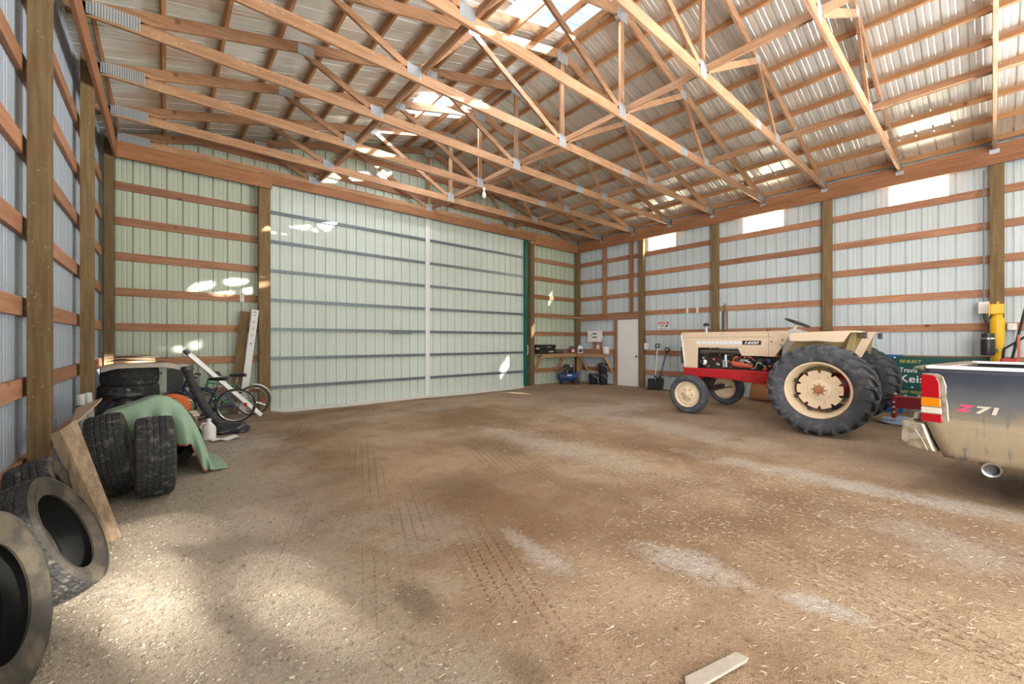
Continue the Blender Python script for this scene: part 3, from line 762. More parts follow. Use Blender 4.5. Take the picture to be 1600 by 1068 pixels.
# white jug and papers
t = thing('plastic_jug', 'white plastic jug standing at the right end of the green tarp', 'jug', (.47, 7.35, 0), None, True)
pr = [(.0, 0), (.075, 0), (.085, .02), (.085, .15), (.07, .20), (.035, .245), (.024, .26), (.024, .285)]
part('bottle', MB().lathe(pr, 24), 'white', t, smooth=True, ang=50)
part('cap', MB().lathe([(.028, .283), (.028, .305), (0, .306)], 16), 'whitestrip', t, smooth=True)
part('grip', MB().tube([(-.03, 0, .25), (-.075, 0, .245), (-.095, 0, .2), (-.08, 0, .14)], .012, 8), 'white', t, smooth=True)
tag(part('paper_scrap', MB().grid(lambda u, v: V((.50+.34*u-.05*v, 7.08+.2*v+.05*u, .022+.014*math.sin(9*u)*math.cos(7*v))), 12, 8), 'paper', loc=(.66, 7.2, .01), solid=.003), 'flattened white plastic scrap on the floor beside the jug', 'scrap')
# ------------------------------------------------------------------ bicycles
def ring(r, n=40, y=0., c=(0, 0)): return [V((c[0]+r*math.cos(2*PI*k/n), y, c[1]+r*math.sin(2*PI*k/n))) for k in range(n)]
def bicycle(label, loc, rotz, lean, fmat, R=.31, fender=None, sad=.34, group=None):
    t = thing('bicycle', label, 'bicycle', loc, group, True, (lean, 0, rotz))
    wb = .84
    for nm, cx in (('rear_wheel', 0), ('front_wheel', wb)):
        w = part(nm, MB().tube(ring(R-.035, 40, 0, (cx, R)), .012, 8, True), 'chrome', t, smooth=True)
        part('tyre', MB().tube(ring(R-.017, 44, 0, (cx, R)), .019, 10, True), 'rubber', w, smooth=True)
        m = MB()
        for k in range(28):
            a = 2*PI*k/28; s = (.02 if k % 2 else -.02)
            m.tube([(cx+.02*math.cos(a+.6), s, R+.02*math.sin(a+.6)), (cx+(R-.04)*math.cos(a), 0, R+(R-.04)*math.sin(a))], .0016, 4)
        part('spokes', m, 'chrome', w)
        part('hub', MB().tube([(cx, -.05, R), (cx, .05, R)], .02, 12), 'chrome', w, smooth=True)
    bb, st, hd = V((.42, 0, R-.03)), V((.27, 0, R+sad*.85)), V((.70, 0, R+.42))
    m = MB()
    m.tube([bb, st], .015, 10).tube([st+V((.01, 0, -.05)), hd+V((0, 0, -.03))], .015, 10).tube([bb, hd+V((.01, 0, -.1))], .018, 10).tube([hd+V((-.02, 0, .06)), hd+V((.03, 0, -.13))], .02, 12)
    for s in (-.05, .05): m.tube([bb, (0, s, R)], .009, 8).tube([st, (0, s, R)], .008, 8)
    part('frame', m, fmat, t, smooth=True)
    m = MB()
    for s in (-.045, .045): m.tube([hd+V((.03, s*.6, -.13)), (wb-.05, s, R+.15), (wb, s, R)], .010, 8)
    part('fork', m, fmat, t, smooth=True)
    hb = hd+V((-.03, 0, .12))
    m = MB().tube([hd, hb], .012, 8).tube([hb+V((-.16, -.20, .0)), hb+V((-.02, -.19, .05)), hb+V((.03, -.1, .0)), hb, hb+V((.03, .1, 0)), hb+V((-.02, .19, .05)), hb+V((-.16, .20, 0))], .011, 8)
    part('handlebar', m, 'chrome', t, smooth=True)
    for s in (-1, 1): part('hand_grip', MB().tube([hb+V((-.16, .20*s, 0)), hb+V((-.07, .195*s, .028))], .016, 10), 'black', t, smooth=True)
    sd = st+V((-.03, 0, .12))
    part('seat_post', MB().tube([st, sd], .012, 8), 'chrome', t, smooth=True)
    part('saddle', MB().prism([(-.13, -.075), (-.09, -.09), (.0, -.05), (.13, -.018), (.14, 0), (.13, .018), (0, .05), (-.09, .09), (-.13, .075)], .05, sd, (1, 0, 0), (0, 1, 0), (0, 0, 1)), 'black', t, bevel=.015)
    c = part('crankset', MB().lathe([(.085, -.004), (.085, .004), (.06, .006), (.06, -.006)], 28, bb+V((0, -.06, 0)), (0, 1, 0), True).beam(bb+V((.1, -.07, -.12)), bb+V((-.1, -.07, .12)), .012, .02, (0, 1, 0)), 'iron', t)
    part('pedal', MB().box(bb+V((.1, -.11, -.12)), (.09, .07, .02)).box(bb+V((-.1, -.11, .12)), (.09, .07, .02)), 'black', t)
    part('chain', MB().tube([bb+V((.0, -.06, .085)), V((0, -.06, R+.035)), V((-.035, -.06, R)), V((0, -.06, R-.035)), bb+V((0, -.06, -.085))], .005, 6), 'iron', t)
    part('reflector', MB().box((-.14, -.035, R+.0), (.05, .012, .07)), 'reflector', t, bevel=.004)
    if fender:
        ps = [V((-(R+.03)*math.cos(a), 0, R+(R+.03)*math.sin(a))) for a in [(-.2+.12*i) for i in range(16)]]
        part('mudguard', MB().tube(ps, .015, 8), fender, t, smooth=True)
    return t
bicycle('dark blue bicycle with chrome wheel nearest the camera, leaning left of the big door', (.93, 8.60, 0), PI-.18, -.06, 'navy', .30, None, .40)
bicycle('teal bicycle with pale mudguard standing behind the blue one', (1.27, 9.24, 0), PI-.03, -.04, 'bikegreen', .285, 'alu', .42)
# white rail leaning over the bicycles
t = thing('metal_rail', 'long white metal rail leaning diagonally across the bicycles', 'rail', (1.36, 8.93, 0))
a, b = V((1.36, 8.93, .03)), V((.29, 8.96, 1.21))
part('channel', MB().beam(a, b, .075, .05, (0, -1, .6)), 'alu', t, bevel=.004)
part('end_fitting', MB().beam(b, b+(b-a).normalized()*.09, .05, .07, (0, -1, .6)), 'iron', t, bevel=.004)
t = thing('white_plank', 'tall white-faced plank with printed rings, leaning beside the door post', 'plank', (1.1, 9.2, 0))
a, b = V((1.125, 9.53, .01)), V((1.365, 9.60, 2.06))
part('board', MB().beam(a, b, .12, .03, (-.1, -1, .25)), 'white', t, bevel=.003)
d = (b-a).normalized(); up = V((-.1, -1, .25)); side = d.cross(up).normalized(); un = side.cross(d).normalized()
for k, nm in enumerate(['printed_ring']*4):
    m = MB().lathe([(.022, 0), (.022, .002), (.013, .002), (.013, 0)], 20, a.lerp(b, .945-.065*k)+un*.0155, un, True)
    part(nm, m, 'print_grey', t)
part('red_mark', MB().beam(a.lerp(b, .972)+un*.0158, a.lerp(b, .982)+un*.0158, .05, .002, un), 'signred', t)
part('red_mark', MB().beam(a.lerp(b, .66)+un*.0158, a.lerp(b, .675)+un*.0158, .025, .002, un), 'signred', t)
t = tag(part('dark_plank', MB().beam((1.0, 9.60, .01), (1.20, 9.68, 2.02), .16, .035, (-.1, -1, .25)), 'post', loc=(1.0, 9.6, 0), bevel=.003), 'dark brown plank leaning just behind the white plank', 'plank')
# ------------------------------------------------------------------ tractor (nose toward the back wall, +Y)
TX = 8.85
tr = thing('tractor', 'cream and red vintage farm tractor with 1600 lettering, parked along the right wall', 'tractor', (TX, 2.6, 0))
mxx = lambda x: 2*TX-x
NX, FX = 8.57, 9.13
side = [(4.32, .865), (4.395, 1.50), (4.40, 1.57), (4.36, 1.605), (2.46, 1.62), (2.40, 1.60), (2.38, 1.50), (2.60, 1.145), (3.17, 1.145), (3.25, 1.30), (4.03, 1.295), (4.04, .865)]
hood = part('hood', MB().prism(side, .014, (NX, 0, 0), (0, 1, 0), (0, 0, 1), (1, 0, 0)).prism(side, .014, (FX-.014, 0, 0), (0, 1, 0), (0, 0, 1), (1, 0, 0))
     .span((NX, 2.46, 1.585), (FX, 4.37, 1.618)).span((NX, 4.34, 1.30), (FX, 4.40, 1.60)), 'cream', tr, bevel=.012)
part('hood_seam', MB().span((NX-.003, 2.62, 1.505), (NX+.002, 4.38, 1.512)).span((NX-.003, 2.70, 1.15), (NX+.002, 2.706, 1.6)), 'creamdark', hood)
for y, z in ((2.66, 1.42), (2.50, 1.36), (2.48, 1.45)): part('hood_bolt', MB().lathe([(.014, 0), (.012, .008), (0, .01)], 10, (NX, y, z), (-1, 0, 0)), 'iron', hood)
g = part('grille', MB().prism([(4.325, .87), (4.41, 1.57), (4.375, 1.57), (4.29, .87)], FX-NX+.02, (NX-.01, 0, 0), (0, 1, 0), (0, 0, 1), (1, 0, 0)), 'whitestrip', tr, bevel=.006)
for k in range(9): part('grille_bar', MB().span((NX+.03+.058*k, 4.35, .95), (NX+.045+.058*k, 4.42, 1.5)), 'iron', g)
part('name_strip', MB().span((NX-.006, 3.16, 1.365), (NX+.002, 4.06, 1.435)), 'whitestrip', tr)
A = ((0, -1, 0), (0, 0, 1), (-1, 0, 0))
for k, ch in enumerate('COCKSHUTT'):
    text('name_letter', ch, 'print_grey', tr, (NX-.007, 3.96-.088*k, 1.383), *A, height=.034, extrude=.001)
bd = part('number_badge', MB().span((NX-.008, 2.83, 1.362), (NX+.002, 3.16, 1.438)), 'inkblack', tr)
text('badge_number', '1600', 'signwhite', bd, (NX-.0095, 3.115, 1.376), *A, width=.25, height=.048, bold=.03, slant=.25)
# front frame and side rails
rail = [(4.36, .865), (4.33, .70), (3.3, .66), (2.45, .56), (2.45, .80), (2.62, .865)]
part('side_rail', MB().prism(rail, .09, (NX-.01, 0, 0), (0, 1, 0), (0, 0, 1), (1, 0, 0)), 'red', tr, bevel=.018)
part('side_rail', MB().prism(rail, .09, (FX-.08, 0, 0), (0, 1, 0), (0, 0, 1), (1, 0, 0)), 'red', tr, bevel=.018)
part('front_bolster', MB().span((NX, 4.02, .62), (FX, 4.345, .86)), 'red', tr, bevel=.015)
part('rail_bracket', MB().prism([(2.98, .84), (2.72, .84), (2.68, .68), (2.80, .66), (3.0, .76)], .02, (NX-.03, 0, 0), (0, 1, 0), (0, 0, 1), (1, 0, 0)), 'red', tr, bevel=.006)
# engine
eng = part('engine_block', MB().span((8.70, 2.5, .70), (9.0, 4.0, 1.12)).span((8.74, 2.9, 1.10), (8.96, 3.9, 1.26)).span((8.66, 3.1, .72), (8.72, 3.8, .86)), 'engine', tr, bevel=.02)
part('radiator', MB().span((8.60, 4.03, .87), (9.10, 4.13, 1.56)), 'iron', tr)
for k in range(4): part('exhaust_port', MB().tube([(8.72, 3.86-.24*k, 1.16), (8.655, 3.86-.24*k, 1.15), (8.63, 3.80-.2*k, 1.21)], .032, 10), 'exh', eng, smooth=True)
part('manifold', MB().tube([(8.63, 3.9, 1.22), (8.63, 3.0, 1.20)], .045, 12), 'exh', eng, smooth=True)
part('starter', MB().lathe([(0, 0), (.05, .0), (.055, .02), (.055, .19), (.045, .2), (.045, .27), (.03, .36), (0, .38)], 20, (8.63, 3.36, .985), (0, -1, -.13)), 'rustorange', eng, smooth=True)
part('starter', MB().lathe([(0, 0), (.03, 0), (.03, .16), (0, .17)], 14, (8.63, 3.24, 1.05), (0, -1, 0)), 'galv', eng, smooth=True)
part('oil_filter', MB().lathe([(0, 0), (.05, .0), (.055, .02), (.055, .15), (.03, .17), (0, .17)], 20, (8.66, 3.86, .98), (-.6, .5, .1)), 'black', eng, smooth=True)
part('filter_label', MB().lathe([(.0562, .05), (.0562, .12)], 20, (8.66, 3.86, .98), (-.6, .5, .1), False, False), 'signwhite', eng, smooth=True)
part('generator', MB().lathe([(0, 0), (.06, 0), (.065, .02), (.065, .18), (0, .19)], 18, (8.66, 4.0, 1.20), (0, -1, 0)), 'exh', eng, smooth=True)
part('carburettor', MB().span((8.60, 3.46, .90), (8.68, 3.55, 1.04)).tube([(8.64, 3.5, 1.03), (8.64, 3.5, 1.16)], .03, 10), 'galv', eng, bevel=.01)
rr_ = random.Random(5)
for k in range(26):
    y0 = 2.62+rr_.random()*1.35; z0 = .90+rr_.random()*(.34 if y0 > 3.2 else .2); q = .03+.05*rr_.random()
    part('engine_fitting', MB().box((8.655+.03*rr_.random(), y0, z0), (.05, q, q*.7), Matrix.Rotation(rr_.random()*1.2-.6, 3, 'X')), ['exh', 'rust', 'iron', 'engine', 'galv', 'rustorange', 'exh', 'engine'][k % 8], eng, bevel=.008)
for k in range(9):
    y0 = 2.55+rr_.random()*.65; z0 = .92+rr_.random()*.2
    part('engine_hose', MB().tube(smoothpts([V((8.64, y0, z0)), V((8.60, y0+.12, z0+.08)), V((8.62, y0+.2, z0-.04)), V((8.66, y0+.34, z0+.02))], 5), .011+.006*rr_.random(), 8), ['iron', 'black', 'rustorange', 'galv'][k % 4], eng, smooth=True)
part('fuel_pump', MB().lathe([(0, 0), (.035, 0), (.035, .07), (0, .08)], 14, (8.62, 2.72, 1.02), (0, 0, 1)), 'blue', eng, smooth=True)
# hood top fittings
part('air_cleaner_stack', MB().lathe([(.028, 0), (.028, .12), (.022, .13), (.022, .15)], 16, (8.85, 3.86+.12, 1.61)), 'galv', tr, smooth=True)
part('air_cleaner_cap', MB().lathe([(.022, .14), (.062, .145), (.066, .165), (.05, .195), (.02, .21), (0, .212)], 20, (8.85, 3.98, 1.61)), 'black', tr, smooth=True)
part('muffler', MB().lathe([(.03, 0), (.03, .03), (.052, .05), (.055, .10), (.055, .40), (.048, .44), (.026, .46), (.026, .58)], 20, (8.85, 3.60, 1.61)), 'exh', tr, smooth=True)
part('rain_flap', MB().lathe([(0, 0), (.034, 0), (.034, .006), (0, .006)], 16, (8.85, 3.595, 2.20), (0, -.5, .8)), 'iron', tr)
part('fuel_cap', MB().lathe([(.035, 0), (.035, .035), (0, .04)], 14, (8.85, 2.80, 1.62)), 'iron', tr, smooth=True)
part('side_lever', MB().tube([(8.66, 3.75, 1.6), (8.66, 3.86, 1.70)], .008, 6), 'iron', tr)
part('cowl', MB().prism([(2.48, 1.60), (2.34, 1.66), (2.20, 1.60), (2.30, 1.2), (2.52, 1.1)], .46, (TX-.23, 0, 0), (0, 1, 0), (0, 0, 1), (1, 0, 0)), 'grey', tr, bevel=.02)
part('steering_column', MB().tube([(TX, 2.42, 1.56), (TX, 2.33, 1.745)], .028, 12), 'cream', tr, smooth=True)
ax = V((0, -.42, .9)).normalized(); cc = V((TX, 2.32, 1.765)); u1 = V((1, 0, 0)); w1 = ax.cross(u1)
sw = part('steering_wheel', MB().tube([cc+.205*(math.cos(2*PI*k/36)*u1+math.sin(2*PI*k/36)*w1) for k in range(36)], .014, 8, True), 'black', tr, smooth=True)
m = MB()
for k in range(3): m.tube([cc-ax*.02, cc+.2*(math.cos(2*PI*k/3+.5)*u1+math.sin(2*PI*k/3+.5)*w1)], .010, 6)
part('wheel_spokes', m.lathe([(.035, -.03), (.04, 0), (.03, .015), (0, .02)], 14, cc, ax), 'black', sw, smooth=True)
# transmission, axle, platform, seat
part('transmission', MB().span((8.62, 1.45, .48), (9.08, 2.55, 1.0)).span((8.7, 2.3, .9), (9.0, 2.6, 1.15)), 'darkred', tr, bevel=.03)
part('rear_axle', MB().lathe([(.13, -.9), (.11, -.85), (.10, -.5), (.17, -.3), (.17, .3), (.10, .5), (.11, .85), (.13, .9)], 20, (TX, 1.72, .70), (1, 0, 0)), 'darkred', tr, smooth=True)
part('platform', MB().span((8.42, 1.25, 1.0), (9.28, 2.5, 1.03)), 'iron', tr)
st = part('seat', MB().span((8.70, 1.62, 1.18), (9.0, 1.95, 1.25)), 'black', tr, bevel=.03)
part('seat_back', MB().span((8.70, 1.56, 1.22), (9.0, 1.62, 1.40)), 'black', st, bevel=.02)
part('seat_spring', MB().tube([(8.85, 1.75, 1.03), (8.85, 1.75, 1.2)], .03, 8), 'iron', st)
# fenders
for f, s in ((lambda x: x, 1), (mxx, -1)):
    a, b = f(7.86), f(8.44); lo, hi = min(a, b), max(a, b)
    far = s < 0
    top = [(2.17, 1.545), (2.14, 1.56), (1.95, 1.575), (1.34, 1.59), (1.30, 1.58), (1.30, 1.56), (1.93, 1.55), (2.15, 1.525)]
    fe = part('fender', MB().prism(top, hi-lo, (lo, 0, 0), (0, 1, 0), (0, 0, 1), (1, 0, 0))
        .prism([(2.18, 1.55), (2.17, 1.435), (1.95, 1.425), (1.8, 1.435), (1.6, 1.415), (1.47, 1.415), (1.38, 1.575)], .016, (a-.008, 0, 0), (0, 1, 0), (0, 0, 1), (1, 0, 0)), 'cream', tr, bevel=.006)
    poly = [(2.16, 1.55), (1.30, 1.575), (1.33, 1.50), (1.58, .92), (2.35, .85), (2.46, 1.12)]
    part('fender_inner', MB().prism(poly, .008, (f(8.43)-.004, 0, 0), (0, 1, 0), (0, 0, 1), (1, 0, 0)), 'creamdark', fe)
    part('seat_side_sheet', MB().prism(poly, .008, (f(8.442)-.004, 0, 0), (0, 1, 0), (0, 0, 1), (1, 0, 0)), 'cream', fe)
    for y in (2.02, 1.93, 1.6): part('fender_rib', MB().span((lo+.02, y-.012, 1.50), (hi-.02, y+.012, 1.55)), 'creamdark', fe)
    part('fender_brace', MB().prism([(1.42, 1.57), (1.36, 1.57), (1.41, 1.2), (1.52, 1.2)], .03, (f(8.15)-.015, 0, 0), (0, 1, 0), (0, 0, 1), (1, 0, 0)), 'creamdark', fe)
    part('tail_lamp', MB().span((f(8.2)-.03, 1.24, 1.47), (f(8.2)+.03, 1.30, 1.57)), 'iron', fe, bevel=.01)
    part('step_bracket', MB().span((f(8.15)-.03, 1.34, 1.18), (f(8.15)+.03, 1.46, 1.205)), 'iron', fe, bevel=.006)
# wheels
def rear_wheel(cx, o):
    c = V((cx, 1.72, .688)); ex = V((o, 0, 0)); R = .64
    w = part('rear_wheel', MB().lathe([(.405, .205), (.425, .21), (.43, .195), (.412, .18), (.40, .165), (.385, .10), (.375, .085), (.36, .03), (.35, -.05), (.36, -.12), (.43, -.2)], 64, c, ex, cap=False), 'cream_rim', tr, smooth=True, ang=40)
    pts = []
    for k in range(160):
        a = 2*PI*k/160; ph = (k % 16)/16
        pts.append(((.295 if not .40 < ph < .62 else .25)*math.cos(a), (.295 if not .40 < ph < .62 else .25)*math.sin(a)))
    d = part('wheel_disc', MB().prism(pts, .02, c+ex*.045, (0, 1, 0), (0, 0, 1), ex).lathe([(.16, .062), (.15, .075), (.11, .08), (.105, .095), (.06, .10)], 40, c, ex), 'cream_rim', w, smooth=True, ang=30)
    part('hub', MB().lathe([(.075, .07), (.07, .105), (.045, .11), (.04, .13), (0, .135)], 24, c, ex), 'rust', w, smooth=True)
    for k in range(8):
        a = 2*PI*(k+.5)/8; p = c+ex*.05+V((0, math.cos(a), math.sin(a)))*.325
        part('rim_clamp', MB().box(p, (.05, .035, .06), Matrix.Rotation(a, 3, 'X')).lathe([(.014, 0), (.014, .03), (0, .032)], 8, p+ex*.02, ex), 'iron', w)
    for k in range(8):
        a = 2*PI*k/8+.1; p = c+ex*.08+V((0, math.cos(a), math.sin(a)))*.085
        part('wheel_bolt', MB().lathe([(.011, 0), (.011, .018), (0, .02)], 6, p, ex), 'iron', w)
    h = .235
    prof = [(.425, .19), (.44, .215), (.48, .235), (.56, .245), (.61, .235), (R, .20), (R+.008, 0), (R, -.20), (.61, -.235), (.56, -.245), (.48, -.235), (.44, -.215), (.425, -.19)]
    ty = part('rear_tyre', MB().lathe(prof, 80, c, ex, cap=False), 'rubber_trac', tr, smooth=True, ang=60)
    nl = 23
    lug = MB()
    for k in range(nl):
        for sg in (1, -1):
            a0 = 2*PI*(k+(.5 if sg < 0 else 0))/nl
            secs = []
            path = [(.244, .565, -.03), (.242, .615, -.015), (.225, .672, 0.), (.17, .688, .055), (.09, .693, .125), (.0, .695, .20)]
            for (x, rt, da) in path:
                a = a0+da*1.25; hw = .024/rt if x > .2 else .019/rt
                rb_ = (rt-.05) if x < .23 else rt-.03
                xi = x-.004 if x >= .24 else x
                sec = []
                for (aa, r_) in ((a-hw*1.5, rb_), (a-hw, rt), (a+hw, rt), (a+hw*1.5, rb_)):
                    sec.append(c+ex*(sg*(x if x < .23 else (x+.012 if r_ == rt else x-.02)))+V((0, math.cos(aa), math.sin(aa)))*r_)
                secs.append(sec)
            vs = [p for s in secs for p in s]; fs = []
            for i in range(len(secs)-1):
                for j in range(3): fs.append((i*4+j, i*4+j+1, i*4+4+j+1, i*4+4+j))
            fs += [(0, 1, 2, 3), tuple((len(secs)-1)*4+j for j in (3, 2, 1, 0))]
            lug.add(vs, fs)
    part('tread_lugs', lug, 'rubber_trac', ty, bevel=.008)
rear_wheel(7.70, -1); rear_wheel(9.78, 1)
def front_wheel(cx, o):
    c = V((cx, 3.93, .375)); ex = V((o, 0, 0))
    w = part('front_wheel', MB().lathe([(.235, .085), (.25, .09), (.25, .075), (.225, .05), (.21, .0), (.225, -.06), (.25, -.09)], 48, c, ex, cap=False), 'cream_rim', tr, smooth=True, ang=40)
    part('wheel_disc', MB().lathe([(.225, .03), (.19, .055), (.15, .05), (.13, .06), (.07, .075), (.05, .10), (.03, .115), (0, .12)], 40, c, ex), 'cream_rim', w, smooth=True, ang=30)
    for k in range(6):
        a = 2*PI*k/6; part('wheel_bolt', MB().lathe([(.011, 0), (.011, .016), (0, .018)], 6, c+ex*.062+V((0, math.cos(a), math.sin(a)))*.10, ex), 'iron', w)
    prof = [(.24, .085), (.27, .10), (.32, .105), (.355, .09), (.372, .06), (.366, .052), (.378, .045), (.378, .02), (.366, .014), (.380, .008), (.380, -.008), (.366, -.014), (.378, -.02), (.378, -.045), (.366, -.052), (.372, -.06), (.355, -.09), (.32, -.105), (.27, -.10), (.24, -.085)]
    part('front_tyre', MB().lathe(prof, 64, c, ex, cap=False), 'rubber_trac', tr, smooth=True, ang=25)
front_wheel(7.97, -1); front_wheel(9.73, 1)
part('front_axle', MB().beam((8.1, 3.95, .42), (9.6, 3.95, .42), .09, .10).beam((8.75, 3.95, .46), (8.95, 3.95, .66), .2, .2, (0, 1, 0)), 'engine', tr, bevel=.01)
part('tie_rod', MB().tube([(8.08, 3.75, .40), (9.0, 3.55, .48), (9.62, 3.75, .40)], .014, 8), 'exh', tr, smooth=True)
part('drawbar', MB().beam((TX, 1.6, .38), (TX, 1.22, .36), .09, .05), 'iron', tr)
for x in (8.6, 9.1): part('lift_arm', MB().beam((x, 1.7, .55), (x, 1.18, .48), .03, .07), 'iron', tr, bevel=.005)
# implement behind the tractor
t = thing('hitch_implement', 'dark red steel implement beam behind the tractor rear wheels', 'implement', (9.1, .9, 0))
part('beam', MB().beam((9.0, 1.02, .45), (9.0, -1.6, .52), .14, .19), 'darkred', t, bevel=.01)
part('hub_plate', MB().span((8.86, 1.0, .20), (9.14, 1.05, .58)), 'darkred', t, bevel=.01)
part('leg', MB().span((8.96, -.84, .0), (9.04, -.76, .40)), 'darkred', t, bevel=.01)
for y, z in ((1.02, .58), (.9, .56), (.75, .57)): part('bolt', MB().lathe([(.02, 0), (.02, .025), (0, .028)], 6, (8.98, y, z-.01), (0, 0, 1)), 'galv', t)
for z in (.30, .38, .46): part('bolt', MB().lathe([(.018, 0), (.018, .02), (0, .024)], 6, (8.86, 1.02, z), (-1, 0, 0)), 'galv', t)
part('black_hose', MB().tube(smoothpts([V((9.3, 1.3, .40)), V((9.35, 1.0, .50)), V((9.35, .5, .42)), V((9.35, -.5, .5))], 6), .045, 10), 'black', t, smooth=True)
part('foot_beam', MB().beam((9.0, -1.5, .0), (9.0, -1.5, .43), .12, .12, (0, 1, 0)), 'darkred', t)
tag(part('plastic_sheet', MB().grid(lambda u, v: V((9.5+.8*u, .55+.75*v, .03+.025*math.sin(9*u+2*v)*math.sin(7*v))), 16, 14), 'bluecloth', loc=(9.9, .9, 0), solid=.004), 'pale blue plastic sheet lying on the floor behind the red beam', 'sheet')
# rusty panel leaning behind the tractor
tag(part('steel_sheet', MB().grid(lambda u, v: V((10.72+.30*v*v, 2.35+1.45*u, .03+.48*v)), 8, 10), 'rust', loc=(10.8, 3.1, 0), solid=.02, smooth=True), 'rusty brown curved panel standing on the floor behind the tractor', 'panel')

# ------------------------------------------------------------------ pickup truck (rear toward the back wall)
tk = thing('pickup_truck', 'muddy dark blue pickup truck with Z71 decal, rear corner at the right edge', 'truck', (5.50, .415, 0), None, True, (0, 0, math.radians(-9)))
W = 1.72
def sidex(z):
    if z > 1.14: return (z-1.14)*.5
    if z > .72: return -.004-.012*math.sin((1.14-z)/.42*PI)
    if z > .66: return -.004-(.72-z)*.45
    return -.025+max(0, (.52-z))*.28
def ybot(y, z): return y
zs = [.36, .42, .48, .54, .60, .64, .66, .675, .69, .70, .71, .72, .78, .85, .92, 1.0, 1.08, 1.14, 1.17, 1.185]
for f, s in ((lambda x: x, 1), (lambda x: W-x, -1)):
    m = MB()
    def col(y, lift): return [V((f(sidex(max(z, lift))), y-(max(0, .70-max(z, lift))*.36 if y > -.2 else 0), max(z, lift))) for z in zs]
    arch = lambda y: max(.36, math.sqrt(max(0, .46**2-(y+1.10)**2))+.36) if abs(y+1.10) < .46 else .36-.03*min(1, max(0, -y/.7))
    ys = [0, -.1, -.25, -.4, -.55, -.62, -.641, -.66, -.70, -.78, -.92, -1.10, -1.28, -1.42, -1.50, -1.54, -1.559, -1.65, -2.0, -2.3]
    vs = [p for y in ys for p in col(y, arch(y) if abs(y+1.10) < .46 else .36)]
    n = len(zs)
    m.add(vs, [(i*n+j, i*n+j+1, (i+1)*n+j+1, (i+1)*n+j) for i in range(len(ys)-1) for j in range(n-1)])
    part('bed_side', m, 'truck', tk, solid=.012, smooth=True, ang=25)
    part('bed_inner_wall', MB().span((f(.09), -.03, .70), (f(.10), -2.3, 1.16)), 'black', tk)
    part('bed_rail', MB().span((f(.0), .0, 1.172), (f(.115), -2.3, 1.20)), 'whitestrip', tk, bevel=.011)
    part('crease_line', MB().span((f(-.002), -.16, 1.085), (f(-.006), -2.3, 1.089)), 'grey', tk)
    # tail lamp
    tl = part('tail_lamp', MB().prism([(.02, .665), (-.165, .66), (-.148, 1.02), (-.125, 1.105), (-.085, 1.13), (.02, 1.13)], s*.03, (f(-.022), 0, 0), (0, 1, 0), (0, 0, 1), (1, 0, 0)), 'dirtychrome', tk, bevel=.008)
    def lens(nm, mat, p): part(nm, MB().prism(p, s*.022, (f(-.034), 0, 0), (0, 1, 0), (0, 0, 1), (1, 0, 0)), mat, tl, bevel=.006)
    lens('red_lens', 'redlens', [(.022, .905), (-.108, .905), (-.104, 1.04), (-.085, 1.095), (-.05, 1.115), (.022, 1.115)])
    lens('amber_lens', 'amber', [(.022, .82), (-.113, .82), (-.108, .900), (.022, .900)])
    lens('clear_lens', 'clearlens', [(.022, .755), (-.118, .755), (-.114, .812), (.022, .812)])
    lens('lower_red_lens', 'redlens', [(.022, .675), (-.123, .675), (-.119, .75), (.022, .75)])
    # wheel well
    part('wheel_liner', MB().grid(lambda u, v: V((f(.0)+s*.28*v, -1.10+.455*math.cos(PI*u), .37+.455*math.sin(PI*u))), 24, 2).grid(lambda u, v: V((f(.0)+s*.28, -1.10+.455*v*math.cos(PI*u), .37+.455*v*math.sin(PI*u))), 24, 2), 'black', tk)
    part('mud_flap', MB().prism([(-.60, .37), (-.625, .30), (-.605, .20), (-.615, .10), (-.655, .085), (-.65, .20), (-.665, .31), (-.66, .37)], s*.22, (f(.0), 0, 0), (0, 1, 0), (0, 0, 1), (1, 0, 0)), 'grey', tk, bevel=.006)
    # wheel
    for yy in (-1.10, -4.55):
        w = part('wheel', MB().lathe([(.0, .02), (.06, .03), (.09, .0), (.16, .0), (.19, .03), (.205, .03), (.21, .0), (.2, -.2)], 36, (f(.06), yy, .37), (-s, 0, 0)), 'alu', tk, smooth=True)
        part('tyre', MB().lathe([(.205, .02), (.25, .035), (.32, .03), (.365, 0), (.372, -.05), (.372, -.19), (.36, -.22), (.28, -.24), (.2, -.22)], 48, (f(.06), yy, .37), (-s, 0, 0), cap=False), 'rubber', w, smooth=True)
    # cab and front fender side
    cabp = [(-2.34, .40), (-2.34, 1.16), (-2.50, 1.78), (-3.55, 1.78), (-4.15, 1.16), (-5.25, 1.06), (-5.32, .55), (-5.0, .40), (-4.95, .62), (-4.75, .80), (-4.35, .80), (-4.15, .62), (-4.1, .40)]
    part('cab_side', MB().prism(cabp, s*.06, (f(.0), 0, 0), (0, 1, 0), (0, 0, 1), (1, 0, 0)), 'truck', tk, bevel=.02)
    part('side_window', MB().prism([(-2.48, 1.2), (-2.6, 1.68), (-3.5, 1.68), (-4.0, 1.2)], s*.01, (f(-.008), 0, 0), (0, 1, 0), (0, 0, 1), (1, 0, 0)), 'black', tk)
    part('door_handle', MB().span((f(-.02), -2.75, 1.04), (f(.0), -2.62, 1.075)), 'black', tk, bevel=.005)
part('bed_floor', MB().span((.10, -.04, .66), (W-.10, -2.3, .70)), 'black', tk)
part('bed_front_wall', MB().span((.02, -2.27, .66), (W-.02, -2.33, 1.18)), 'truck', tk)
tg = part('tailgate', MB().span((.06, -.005, .68), (W-.06, .035, 1.15)), 'truck', tk, bevel=.01)
